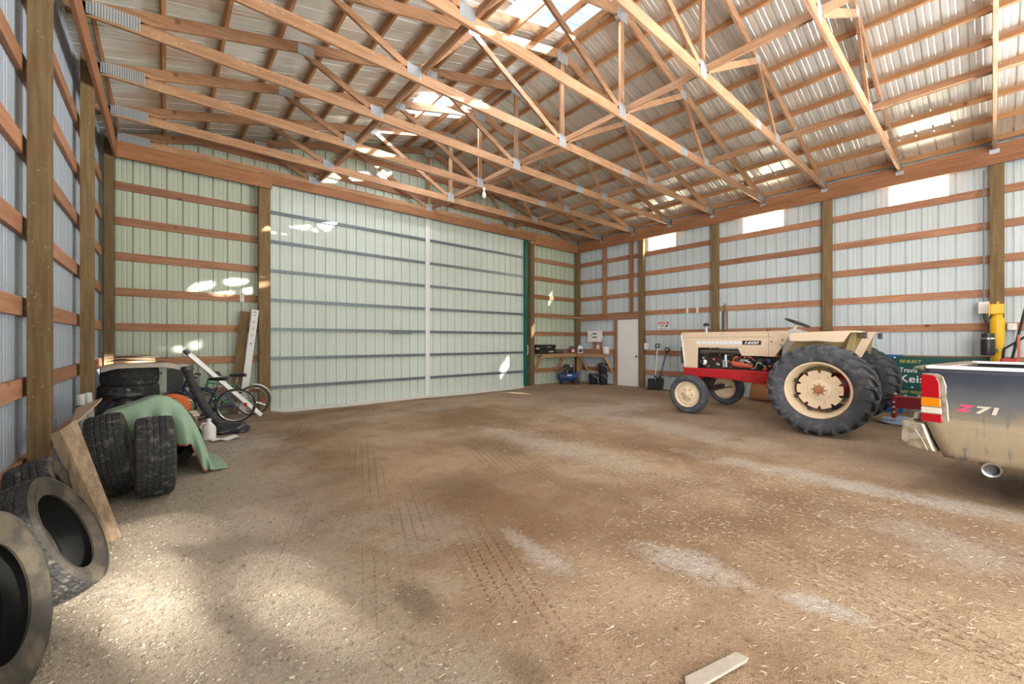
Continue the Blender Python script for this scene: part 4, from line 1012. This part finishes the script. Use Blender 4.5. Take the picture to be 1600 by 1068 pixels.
part('tailgate_cap', MB().prism([(-.05, 1.14), (-.05, 1.185), (.03, 1.20), (.085, 1.185), (.095, 1.165), (.05, 1.165), (.03, 1.14)], W-.10, (.05, 0, 0), (0, 1, 0), (0, 0, 1), (1, 0, 0)), 'dirtychrome', tg, bevel=.006)
part('cab_roof', MB().prism([(-2.50, 1.75), (-2.52, 1.81), (-3.53, 1.81), (-3.57, 1.76), (-4.18, 1.17), (-4.16, 1.13), (-5.28, 1.03), (-5.33, .6), (-5.3, .5), (-5.2, .5), (-5.2, .95), (-4.1, 1.08), (-3.5, 1.70), (-2.55, 1.70), (-2.40, 1.16), (-2.40, .5), (-2.34, .5), (-2.34, 1.18)], W-.1, (.05, 0, 0), (0, 1, 0), (0, 0, 1), (1, 0, 0)), 'truck', tk, bevel=.02)
part('underbody', MB().span((.12, -.1, .42), (W-.12, -5.1, .66)), 'black', tk)
bp = [(.0, .655), (.145, .67), (.16, .64), (.165, .50), (.13, .42), (.02, .395), (-.085, .385), (-.04, .52)]
bu = part('rear_bumper', MB().prism(bp, W+.06, (-.03, 0, 0), (0, 1, 0), (0, 0, 1), (1, 0, 0)), 'dirtychrome', tk, bevel=.022)
part('bumper_pad', MB().prism([(.03, .66), (.03, .735), (.055, .745), (.085, .735), (.09, .66)], .9, (.02, 0, 0), (0, 1, 0), (0, 0, 1), (1, 0, 0)), 'dirtychrome', bu, bevel=.008)
part('end_recess', MB().prism([(.16, .56), (.13, .60), (.06, .59), (.01, .50), (-.03, .40), (.12, .425), (.16, .48)], .012, (-.036, 0, 0), (0, 1, 0), (0, 0, 1), (1, 0, 0)), 'dirtychrome', bu, bevel=.004)
part('dark_slot', MB().span((-.034, .04, .672), (.03, .07, .685)), 'black', bu)
ex_ = part('exhaust_tip', MB().lathe([(.048, 0), (.060, -.004), (.060, .35), (.05, .35), (.046, .02)], 28, (-.035, -.42, .325), (1, .25, 0), True), 'chrome', tk, smooth=True, ang=50)
part('pipe_inside', MB().lathe([(.0, .06), (.049, .06), (.049, .3)], 24, (-.035, -.42, .325), (1, .25, 0)), 'black', ex_)
A2 = ((0, -1, 0), (0, 0, 1), (-1, 0, 0))
text('decal_letter', 'Z', 'signred', tk, (-.0225, -.195, .80), *A2, width=.13, height=.062, bold=.05, slant=.35, extrude=.003)
text('decal_number', '71', 'clearlens', tk, (-.0225, -.325, .795), *A2, width=.135, height=.066, bold=.04, slant=.15, extrude=.003)

# ------------------------------------------------------------------ along the right wall
t = thing('election_sign', 'dark green sign with white and yellow lettering leaning on the right wall', 'sign', (11.14, .64, .0))
part('sign_board', MB().span((11.13, -.04, .24), (11.15, 1.30, 1.13)), 'signgreen', t, bevel=.002)
part('stake', MB().span((11.155, .2, .0), (11.19, .26, 1.0)).span((11.155, 1.0, 0), (11.19, 1.06, 1.0)), 'oldwood_z', t)
S = 11.128
text('yellow_line', 'RE-ELECT', 'signyellow', t, (S, 1.20, 1.005), *A, height=.058, width=.31, slant=.25)
text('first_line', 'Travis', 'signwhite', t, (S, 1.20, .815), *A, height=.092, width=.25, bold=.006)
text('second_line', 'Keisi', 'signwhite', t, (S, 1.20, .62), *A, height=.145, width=.40, bold=.008)
text('yellow_word', 'LAST', 'signyellow', t, (S, 1.21, .405), *A, height=.052, width=.135)
text('yellow_word', 'MOUNTAIN', 'signyellow', t, (S, 1.045, .405), *A, height=.052, width=.33)
for y, z in ((1.27, 1.105), (.02, 1.105)): part('screw', MB().lathe([(.016, 0), (.016, .004), (0, .005)], 12, (11.13, y, z), (-1, 0, 0)), 'signwhite', t)
part('centre_dot', MB().lathe([(.014, 0), (.014, .002), (0, .003)], 10, (11.13, 1.02, .53), (-1, 0, 0)), 'signwhite', t)
tag(part('blue_board', MB().span((11.155, 1.15, .0), (11.185, 1.52, 1.16)), 'signblue', loc=(11.17, 1.33, 0), bevel=.004), 'bright blue board between the tractor wheel and the green sign', 'board')
# yellow hoist with black canister
t = thing('hoist', 'yellow hydraulic hoist ram standing in front of the right wall post', 'hoist', (10.8, -.04, 0))
part('ram_cylinder', MB().lathe([(.085, 0), (.085, .02), (.06, .03), (.06, .98), (.075, 1.0), (.075, 1.20), (.055, 1.22), (.085, 1.42), (.085, 1.80), (.06, 1.84), (.055, 1.90)], 24, (10.8, -.05, 0)), 'skin_yel', t, smooth=True, ang=30)
part('head_box', MB().span((10.7, -.125, 1.89), (10.9, .03, 2.06)), 'skin_yel', t, bevel=.012)
part('head_flange', MB().span((10.69, .03, 1.86), (10.9, .045, 2.09)).span((10.72, -.07, 2.05), (10.88, -.045, 2.10)), 'skin_yel', t, bevel=.005)
part('side_bar', MB().beam((10.76, -.10, 1.02), (10.76, -.06, 1.45), .02, .03), 'skin_yel', t)
part('base_plate', MB().span((10.62, -.25, 0), (10.98, .15, .02)), 'skin_yel', t)
t = thing('oil_canister', 'black oil canister with a silver band hung beside the yellow hoist', 'canister', (10.66, .04, 1.19))
part('drum', MB().lathe([(.08, 0), (.085, .02), (.085, .28), (.078, .30), (.078, .37), (0, .375)], 28, (10.66, .055, 1.19)), 'black', t, smooth=True, ang=30)
part('silver_band', MB().lathe([(.087, .275), (.087, .295)], 28, (10.66, .055, 1.19), cap=False), 'chrome', t, smooth=True)
part('bracket', MB().span((10.66, -.06, 1.25), (10.74, .0, 1.30)), 'iron', t)
t = thing('electrical_box', 'white electrical box on the right wall left of the yellow hoist', 'box', (11.18, .10, 1.92))
part('case', MB().span((11.10, .04, 1.92), (11.20, .17, 2.13)), 'white', t, bevel=.006)
part('conduit', MB().tube([(11.18, .105, 2.13), (11.18, .105, 4.5)], .012, 8), 'steel', t)
part('cable', MB().tube(smoothpts([V((11.15, .10, 1.92)), V((11.13, .09, 1.82)), V((11.05, .06, 1.7)), V((10.75, .06, 1.56))], 5), .018, 8), 'iron', t, smooth=True)
t = thing('outlet_box', 'small white outlet box on the girt right of the yellow hoist', 'outlet box', (11.19, -.22, 1.62))
part('case', MB().span((11.15, -.27, 1.62), (11.24, -.16, 1.74)), 'white', t, bevel=.008)
part('cover_plate', MB().span((11.145, -.262, 1.63), (11.15, -.168, 1.73)), 'whitestrip', t)
for k, (lab, pts) in enumerate((('straight black steel bar leaning steeply behind the truck bed', [(10.50, -.45, 2.6), (10.52, -.33, 1.9), (10.54, -.19, 1.05), (10.55, -.09, .02)]),
                                ('black bar rising at a low angle behind the truck bed', [(10.5, -.60, 1.75), (10.5, -.42, 1.58), (10.52, -.12, 1.30), (10.54, .0, .02)]))):
    tag(part('steel_bar', MB().tube([V(p) for p in pts], .018, 8), 'black', loc=pts[-1], smooth=True), lab, 'bar')
t = thing('jack', 'pale red jack handle with red head, behind the truck bed', 'jack', (10.1, -.26, 0))
part('handle', MB().span((10.08, -.275, .12), (10.11, -.245, 1.53)), 'rustorange', t, bevel=.004)
part('jack_body', MB().span((10.05, -.36, 0), (10.35, .0, .14)), 'red', t, bevel=.02)
t = thing('fuel_can', 'red can seen just above the truck bed rail at the right edge', 'can', (9.94, -.15, 0))
part('can_body', MB().span((9.86, -.24, 0.0), (10.02, -.07, 1.16)), 'red', t, bevel=.02)

# warning sign, switch, shovels by the walk door
t = thing('warning_sign', 'small white notice with a red header on the right wall', 'sign', (11.36, 6.37, 1.78))
part('plate', MB().span((11.355, 6.19, 1.775), (11.362, 6.56, 2.02)), 'signwhite', t)
part('header_bar', MB().span((11.351, 6.205, 1.93), (11.356, 6.545, 2.005)), 'signred', t)
text('header_text', 'DANGER', 'signwhite', t, (11.35, 6.51, 1.945), *A, height=.042, width=.26, bold=.02)
text('notice_text', 'THINK', 'inkblack', t, (11.353, 6.52, 1.865), *A, height=.042, width=.17, bold=.02)
part('black_mark', MB().prism([(0, 0), (.10, 0), (.12, .05), (.06, .055)], .002, (11.353, 6.34, 1.86), (0, -1, 0), (0, 0, 1), (-1, 0, 0)), 'inkblack', t)
text('notice_text', 'SAFETY FIRST', 'inkblack', t, (11.353, 6.52, 1.80), *A, height=.03, width=.28, bold=.02)
t = thing('light_switch', 'white switch box on the timber post right of the walk door', 'switch', (11.17, 6.84, 1.18))
part('case', MB().span((11.15, 6.78, 1.18), (11.20, 6.90, 1.37)), 'white', t, bevel=.006)
part('toggle', MB().span((11.14, 6.83, 1.26), (11.15, 6.85, 1.30)), 'whitestrip', t)
part('cable', MB().tube([(11.185, 6.86, 1.37), (11.19, 6.93, 1.75)], .01, 6), 'iron', t)
def shovel(label, foot, top, hm, bladem, wblade):
    a, b = V(foot), V(top); d = (b-a).normalized()
    t = thing('snow_shovel', label, 'shovel', (a.x, a.y, 0))
    part('shaft', MB().tube([a+d*.30, b], .016, 10), hm, t, smooth=True)
    sd = V((0, 1, 0)); sd = (sd-d*sd.dot(d)).normalized()
    part('grip', MB().tube([b, b+d*.05-sd*.06, b+d*.13-sd*.06, b+d*.13+sd*.06, b+d*.05+sd*.06, b], .016, 8), 'black', t, smooth=True)
    nn = d.cross(sd); 
    if nn.x > 0: nn = -nn
    bl = part('blade', MB().grid(lambda u, v: a+sd*((u-.5)*wblade)+d*(v*.34)-nn*(.05*math.sin(v*2.6)), 10, 10), bladem, t, solid=.008, smooth=True)
    part('socket', MB().tube([a+d*.20-nn*.03, a+d*.42], .026, 10), bladem, t, smooth=True)
    part('blade_ribs', MB().tube([a+d*.1+sd*(-wblade*.4)-nn*.03, a+d*.1+sd*(wblade*.4)-nn*.03], .008, 6), bladem, t)
    return t
shovel('black snow shovel with a white shaft leaning on the right wall', (10.86, 6.38, .02), (11.22, 6.50, 1.22), 'whitestrip', 'black', .50)
shovel('blue-handled shovel behind the white-shafted snow shovel', (11.14, 6.46, .02), (11.30, 6.25, 1.10), 'blue', 'iron', .22)

# ------------------------------------------------------------------ workbench corner
t = thing('workbench', 'L-shaped timber workbench in the far right corner', 'workbench', (10.9, 9.4, 0))
part('benchtop', MB().prism([(9.1, 9.70), (9.1, 9.24), (10.72, 9.24), (10.72, 8.02), (11.18, 8.02), (11.18, 9.70)], .03, (0, 0, .985), (1, 0, 0), (0, 1, 0), (0, 0, 1)), 'bench', t, bevel=.004)
part('front_rail', MB().span((9.1, 9.25, .90), (10.72, 9.285, .985)).span((10.73, 8.05, .90), (10.765, 9.25, .985)), 'bench', t, bevel=.003)
for x in (9.14, 10.2): part('brace', MB().beam((x, 9.68, .42), (x, 9.30, .92), .04, .09, (0, -1, -.5)), 'bench', t, bevel=.003)
for y in (9.1, 8.07): part('brace', MB().beam((11.16, y, .42), (10.78, y, .92), .04, .09, (-1, 0, -.5)), 'bench', t, bevel=.003)
part('bench_leg', MB().span((10.95, 9.30, 0), (11.07, 9.42, .985)), 'bench', t, bevel=.003)
part('backboard', MB().span((9.1, 9.695, 1.0), (11.1, 9.72, 1.16)).span((11.16, 8.04, 1.0), (11.18, 9.69, 1.16)), 'girt_x', t)
t = thing('toolbox', 'large black toolbox at the left end of the workbench', 'toolbox', (9.45, 9.47, 1.015))
part('case', MB().span((9.12, 9.34, 1.015), (9.80, 9.62, 1.30)), 'black', t, bevel=.012)
part('lid', MB().span((9.11, 9.33, 1.215), (9.81, 9.63, 1.315)), 'black', t, bevel=.014)
part('latch', MB().span((9.40, 9.322, 1.225), (9.56, 9.335, 1.25)), 'grey', t)
part('name_mark', MB().span((9.50, 9.333, 1.075), (9.70, 9.342, 1.10)), 'signwhite', t)
part('side_handle', MB().span((9.10, 9.40, 1.16), (9.115, 9.54, 1.22)), 'grey', t, bevel=.004)
t = thing('toolbox', 'small low black case right of the big toolbox', 'toolbox', (10.0, 9.5, 1.015))
part('case', MB().span((9.86, 9.36, 1.015), (10.24, 9.60, 1.14)), 'darkgrey', t, bevel=.012)
part('lid_line', MB().span((9.855, 9.355, 1.095), (10.245, 9.36, 1.10)), 'grey', t)
def jug(label, x, y, bm, lm, cm, h=.27):
    t = thing('oil_jug', label, 'jug', (x, y, 1.016), None, True)
    t.location = (x, y, 1.016); t.rotation_euler = (0, 0, -.6)
    pr = [(-.085, 0), (.085, 0), (.085, h*.66), (.045, h*.9), (.0, h*.93), (-.05, h*.93), (-.085, h*.8)]
    part('bottle', MB().prism(pr, .12, (0, -.06, 0), (1, 0, 0), (0, 0, 1), (0, 1, 0)), bm, t, bevel=.015)
    part('label_panel', MB().span((-.065, -.064, .03), (.065, -.0605, h*.55)), lm, t)
    part('cap', MB().lathe([(.024, h*.92), (.024, h*1.04), (0, h*1.05)], 14, (-.02, 0, 0)), cm, t, smooth=True)
    return t
j = jug('dark oil jug with red and white label on the workbench corner', 10.72, 9.42, 'darkgrey', 'signred', 'white'); part('label_patch', MB().span((-.01, -.066, .04), (.05, -.0642, .12)), 'signwhite', j)
j = jug('white jug with a blue label on the workbench corner', 10.90, 9.22, 'white', 'blue', 'white')
t = thing('storage_tub', 'white plastic tub at the right end of the workbench', 'tub', (10.97, 8.18, 1.016))
m = MB().lathe([(.08, 0), (.10, .02), (.118, .20), (.125, .205), (.125, .215), (.11, .215), (.095, .03), (0, .025)], 28, (10.97, 8.18, 1.016)); part('bucket', m, 'white', t, smooth=True, ang=40)
part('lid', MB().lathe([(.128, .205), (.128, .228), (.11, .235), (0, .235)], 28, (10.97, 8.18, 1.016)), 'whitestrip', t, smooth=True, ang=40)
t = thing('breaker_box', 'white electrical panel box on the wall above the workbench', 'panel', (11.1, 8.76, 1.42))
part('cabinet', MB().span((11.06, 8.50, 1.40), (11.20, 9.03, 1.79)), 'white', t, bevel=.008)
part('panel_door', MB().span((11.05, 8.54, 1.43), (11.06, 8.99, 1.76)), 'white', t, bevel=.004)
for z in (1.545, 1.66): part('dark_slot', MB().span((11.045, 8.62, z), (11.051, 8.80, z+.035)), 'inkblack', t)
part('hook', MB().tube([(11.045, 8.82, 1.675), (11.043, 8.86, 1.62), (11.045, 8.82, 1.56)], .007, 6), 'inkblack', t)
part('outlet', MB().span((11.14, 8.60, 1.17), (11.19, 8.70, 1.30)), 'white', t)
part('mount_board', MB().span((11.17, 8.50, 1.1), (11.20, 8.60, 1.5)).span((11.17, 8.72, 1.1), (11.20, 8.84, 1.5)), 'girt_z', t)
tag(part('shelf_plank', MB().beam((9.68, 9.45, 2.20), (11.02, 9.12, 2.23), .10, .025), 'bench', loc=(10.4, 9.3, 2.19)), 'thin plank spanning the corner at door-head height', 'plank')
# compressor
t = thing('air_compressor', 'blue air compressor on the floor under the workbench', 'compressor', (10.25, 9.15, 0))
R = Matrix.Rotation(-.5, 3, 'Z'); c0 = V((10.2, 9.15, 0)); dx = R @ V((1, 0, 0)); dy = R @ V((0, 1, 0))
part('tank', MB().lathe([(0, -.36), (.08, -.35), (.14, -.31), (.15, -.27), (.15, .27), (.14, .31), (.08, .35), (0, .36)], 28, c0+V((0, 0, .25)), dx), 'blue', t, smooth=True)
part('motor', MB().lathe([(0, -.14), (.09, -.13), (.10, -.1), (.10, .1), (.085, .14), (0, .15)], 24, c0+dx*.02+V((0, 0, .47)), dx), 'black', t, smooth=True)
part('pump_head', MB().box(c0+dx*-.05+V((0, 0, .58)), (.16, .16, .16), R), 'black', t, bevel=.015)
part('flywheel_guard', MB().lathe([(.15, -.03), (.16, -.02), (.16, .02), (.115, .03), (.115, -.03)], 32, c0-dx*.22-dy*.16+V((0, 0, .40)), dy, True).tube([c0-dx*.22-dy*.16+V((0, 0, .40))-dx*.13, c0-dx*.22-dy*.16+V((0, 0, .40))+dx*.13], .02, 8), 'exh', t, smooth=True)
part('air_filter', MB().lathe([(.03, 0), (.03, .08), (0, .085)], 14, c0+dx*.1+V((0, 0, .56))), 'chrome', t, smooth=True)
for s in (-1, 1):
    part('wheel', MB().lathe([(.03, -.02), (.10, -.02), (.105, 0), (.10, .02), (.03, .02)], 24, c0+dx*.25+dy*.17*s+V((0, 0, .105)), dy, True), 'rubber', t, smooth=True)
    part('foot', MB().box(c0-dx*.22+dy*.1*s+V((0, 0, .055)), (.06, .03, .11), R), 'black', t)
part('handle', MB().tube([c0+dx*.33+dy*.1+V((0, 0, .28)), c0+dx*.42+dy*.1+V((0, 0, .42)), c0+dx*.42-dy*.1+V((0, 0, .42)), c0+dx*.33-dy*.1+V((0, 0, .28))], .012, 8), 'blue', t, smooth=True)
part('tank_label', MB().lathe([(.1515, -.09), (.1515, .08)], 28, c0+V((0, 0, .25)), dx, cap=False), 'blue', t, smooth=True)
part('white_emblem', MB().box(c0-dy*.138+V((0, 0, .305)), (.16, .02, .035), R), 'signwhite', t)
# pails
def pail(label, x, y, z):
    t = thing('pail', label, 'bucket', (x, y, z), 'black pails under the workbench', True); t.location = (x, y, z); t.rotation_euler = (0, 0, .9)
    part('tub', MB().lathe([(0, 0), (.125, 0), (.13, .01), (.148, .30), (.156, .305), (.156, .335), (.146, .34), (.14, .33), (.12, .02), (0, .015)], 32), 'black', t, smooth=True, ang=40)
    part('rim_band', MB().lathe([(.158, .30), (.160, .305), (.160, .315), (.158, .32)], 32, cap=False), 'exh', t, smooth=True)
    part('lid', MB().lathe([(.15, .335), (.15, .345), (.13, .352), (0, .352)], 32), 'darkgrey', t, smooth=True)
    part('wire_handle', MB().tube([V((.158*math.cos(a), .158*math.sin(a)*1.02-.01, .29-.15*math.sin(a-PI if a > PI else a))) for a in [PI+PI*k/16 for k in range(17)]], .006, 6), 'whitestrip', t, smooth=True)
    return t
pail('black pail standing alone on the left under the workbench', 10.86, 8.62, 0)
pail('lower black pail of the stacked pair under the workbench', 10.96, 8.29, 0)
pail('upper black pail of the stacked pair under the workbench', 10.955, 8.295, .353)

# ------------------------------------------------------------------ things scattered on the floor
tag(part('wood_splinter', MB().prism([(0, .005), (.03, 0), (.35, .02), (.38, .05), (.34, .085), (.02, .055)], .012, (1.985, .70, .008), (-.986, .164, 0), (.164, .986, 0), (0, 0, 1)), 'splinter', loc=(1.85, .75, 0), bevel=.003), 'flat grey wood splinter lying on the dirt at the bottom edge', 'splinter')
rg = random.Random(21)
def scatter_stones(n, xf, smin, smax):
    m = MB()
    for _ in range(n):
        x, y = xf(); s = smin+(smax-smin)*rg.random()**2.5
        if not (XL+.05 < x < XR-.2 and -.3 < y < YB-.25): continue
        a = rg.random()*6.28; ca, sa = math.cos(a), math.sin(a); sx, sy, sz = s*rg.uniform(.7, 1.4), s*rg.uniform(.6, 1), s*rg.uniform(.35, .7)
        z = fz(x, y)+sz*.35
        pts = [(1, 0, 0), (.3, .9, .1), (-.8, .6, 0), (-.9, -.5, .1), (.2, -1, 0)]
        vs = [V((x+ca*p[0]*sx-sa*p[1]*sy, y+sa*p[0]*sx+ca*p[1]*sy, z+p[2]*sz)) for p in pts]
        vs += [V((x+rg.uniform(-.3, .3)*sx, y+rg.uniform(-.3, .3)*sy, z+sz)), V((x, y, z-sz))]
        m.add(vs, [(i, (i+1) % 5, 5) for i in range(5)]+[((i+1) % 5, i, 6) for i in range(5)])
    return m
def leftx():
    y = rg.uniform(.6, 9)
    if y < 4 and rg.random() < .3: y = rg.uniform(.8, 3.5)
    return (-.65+abs(rg.gauss(0, .75))+max(0, (2.6-y)*.25), y)
g = part('gravel_stones', scatter_stones(15000, leftx, .003, .012), 'pebble')
g['kind'] = 'stuff'; tag(g, 'loose gravel stones strewn over the floor along the left side', 'gravel')
g = part('dirt_clods', scatter_stones(8000, lambda: (rg.uniform(.2, 9)**1.0, rg.uniform(-.2, 8)), .002, .008), 'pebble')
g['kind'] = 'stuff'; tag(g, 'small stones and dirt clods scattered over the middle of the floor', 'stones')
m = MB()
for _ in range(7000):
    r = rg.random()
    if r < .35: x, y = rg.gauss(4.1, .45), rg.gauss(4.0, 1.1)
    elif r < .7: x, y = rg.uniform(1.6, 5.2), rg.uniform(-.3, 2.0)
    else: x, y = rg.uniform(.3, 8), rg.uniform(.2, 7.5)
    l = rg.uniform(.010, .036); a = rg.random()*6.28; w = rg.uniform(.0006, .0013); dx, dy = math.cos(a)*l, math.sin(a)*l; nx_, ny_ = -math.sin(a)*w, math.cos(a)*w
    z = fz(x, y)+.003; up = rg.uniform(0, .012)
    m.add([(x-nx_, y-ny_, z), (x+nx_, y+ny_, z), (x+dx+nx_, y+dy+ny_, z+up), (x+dx-nx_, y+dy-ny_, z+up), (x, y, z+w*2), (x+dx, y+dy, z+up+w*2)], [(0, 1, 4), (0, 4, 5, 3), (4, 1, 2, 5), (3, 5, 2), (0, 3, 2, 1)])
g = part('straw', m, 'straw'); g['kind'] = 'stuff'; tag(g, 'pale straw and wood chips scattered over the dirt floor', 'straw')

# ------------------------------------------------------------------ added out of view beyond the front doorway: two screens holding back the low sun
t = thing('sun_block_barn', 'added unseen ribbed steel shed blocking low sun before the front doorway', 'sun_block_barn', (8, -17, -.05))  # unseen building, added only to keep sun out of the doorway
part('sun_block_wall', ribbed(MB(), -6., 24., lambda a, h, t_: V((a, -15.-h, t_)), -.05, 7.0), 'side_b', t)
part('sun_block_roof', MB().add([(-6.3, -14.8, 6.95), (24.3, -14.8, 6.95), (24.3, -21, 7.9), (-6.3, -21, 7.9)], [(0, 1, 2, 3)]), 'roofskin', t, solid=.05)
rr = random.Random(4)
hd = thing('sun_block_hedge', 'added unseen leafy screen blocking low sun, with a gap for one sun spot', 'sun_screen', (6, -22.5, -.05))  # unseen leaf row, added to screen the sun above the roof in front
for x in range(-3, 25, 4): part('trunk', MB().tube([(x, -22.5, -.1), (x+.1, -22.5, 4.5), (x, -22.5, 9.5)], [.22, .17, .08], 10), 'bark', hd, smooth=True)
m = MB()
for _ in range(33000):
    p = V((rr.uniform(-5, 25), -22.5+rr.uniform(-.9, .9), rr.uniform(8., 12.8)))
    s_ = rr.uniform(.14, .32); a = V((rr.gauss(0, 1), rr.gauss(0, 1), rr.gauss(0, 1))).normalized(); b = a.orthogonal().normalized()
    if ((p.x-9.95)/1.0)**2+((p.z-11.35)/.95)**2 < 1 and rr.random() < .90: continue  # leaves left out here so a sun spot lands on the floor
    m.add([p-a*s_, p+b*s_*.6, p+a*s_, p-b*s_*.6], [(0, 1, 2, 3)])
lf = part('leaf_mass', m, 'foliage', hd)

# ------------------------------------------------------------------ light
w = bpy.data.worlds.new('sky'); sc.world = w; w.use_nodes = True; nt = w.node_tree
bg = nt.nodes['Background']; tc = nt.nodes.new('ShaderNodeTexCoord'); sp = nt.nodes.new('ShaderNodeSeparateXYZ'); nt.links.new(tc.outputs['Generated'], sp.inputs[0])
n1 = noise_n(nt, scaled(nt, tc.outputs['Generated'], (2, 2, 4)), 2.5, 5)
c = mixc(nt, ramp_n(nt, n1, .4, .65), (.55, .76, 1.), (.95, .98, 1.))
nt.links.new(c, bg.inputs[0]); bg.inputs[1].default_value = .62
def lamp(name, kind, loc, rot, energy, color, **kw):
    l = bpy.data.lights.new(name, kind); l.energy = energy; l.color = color
    for k, v in kw.items(): setattr(l, k, v)
    o = bpy.data.objects.new(name, l); COL.objects.link(o); o.location = loc; o.rotation_euler = rot; return o
SUND = V((-.386, 1, -.43)).normalized()
lamp('sun', 'SUN', (0, 0, 20), SUND.to_track_quat('-Z', 'Y').to_euler(), 22., (1., .92, .80), angle=.012)
lamp('doorway_daylight', 'AREA', (5.7, YF+.05, 2.2), (PI/2, 0, PI), 2700., (.95, .97, 1.), shape='RECTANGLE', size=8.8, size_y=4.2)

lamp('left_fill_lamp', 'AREA', (SXL+.02, -3.35, 2.0), (0, -PI/2, 0), 520., (1., .97, .93), shape='RECTANGLE', size=3.8, size_y=4.0)  # added fill for the truck and tractor sides, in an invented opening
lamp('right_fill_lamp', 'AREA', (SXR-.02, -4.0, 1.9), V((-.72, .52, .46)).to_track_quat('-Z', 'Y').to_euler(), 350., (1., .97, .92), shape='RECTANGLE', size=3.2, size_y=3.2, spread=math.radians(75))  # added fill aimed at the left roof slope, in an invented opening
for a, b in PAN[:3]: lamp('light_panel_daylight', 'AREA', (SXR-.06, (a+b)/2, 4.40), (0, PI/2, 0), 14., (1., .88, .62), shape='RECTANGLE', size=.40, size_y=.85)
for k, (a, b) in enumerate(SKY): lamp('skylight_daylight', 'AREA', ((SX0+SX1)/2, (a+b)/2, roofz((SX0+SX1)/2)-.12), (0, 0, 0), 40., (.95, .97, 1.), shape='RECTANGLE', size=1.4, size_y=.9)

# ------------------------------------------------------------------ camera
cam = bpy.data.cameras.new('camera'); co = bpy.data.objects.new('camera', cam); COL.objects.link(co); sc.camera = co
cam.sensor_width = 36; cam.lens = 636.7/1600*36; cam.shift_y = -1.4/1600; cam.clip_start = .05
co.location = (0, 0, 1.431); co.rotation_euler = (PI/2, 0, -math.radians(40.285))
sc.view_settings.view_transform = 'Standard'; sc.view_settings.look = 'None'; sc.view_settings.exposure = .9; sc.view_settings.gamma = 1
sc.view_settings.use_curve_mapping = False
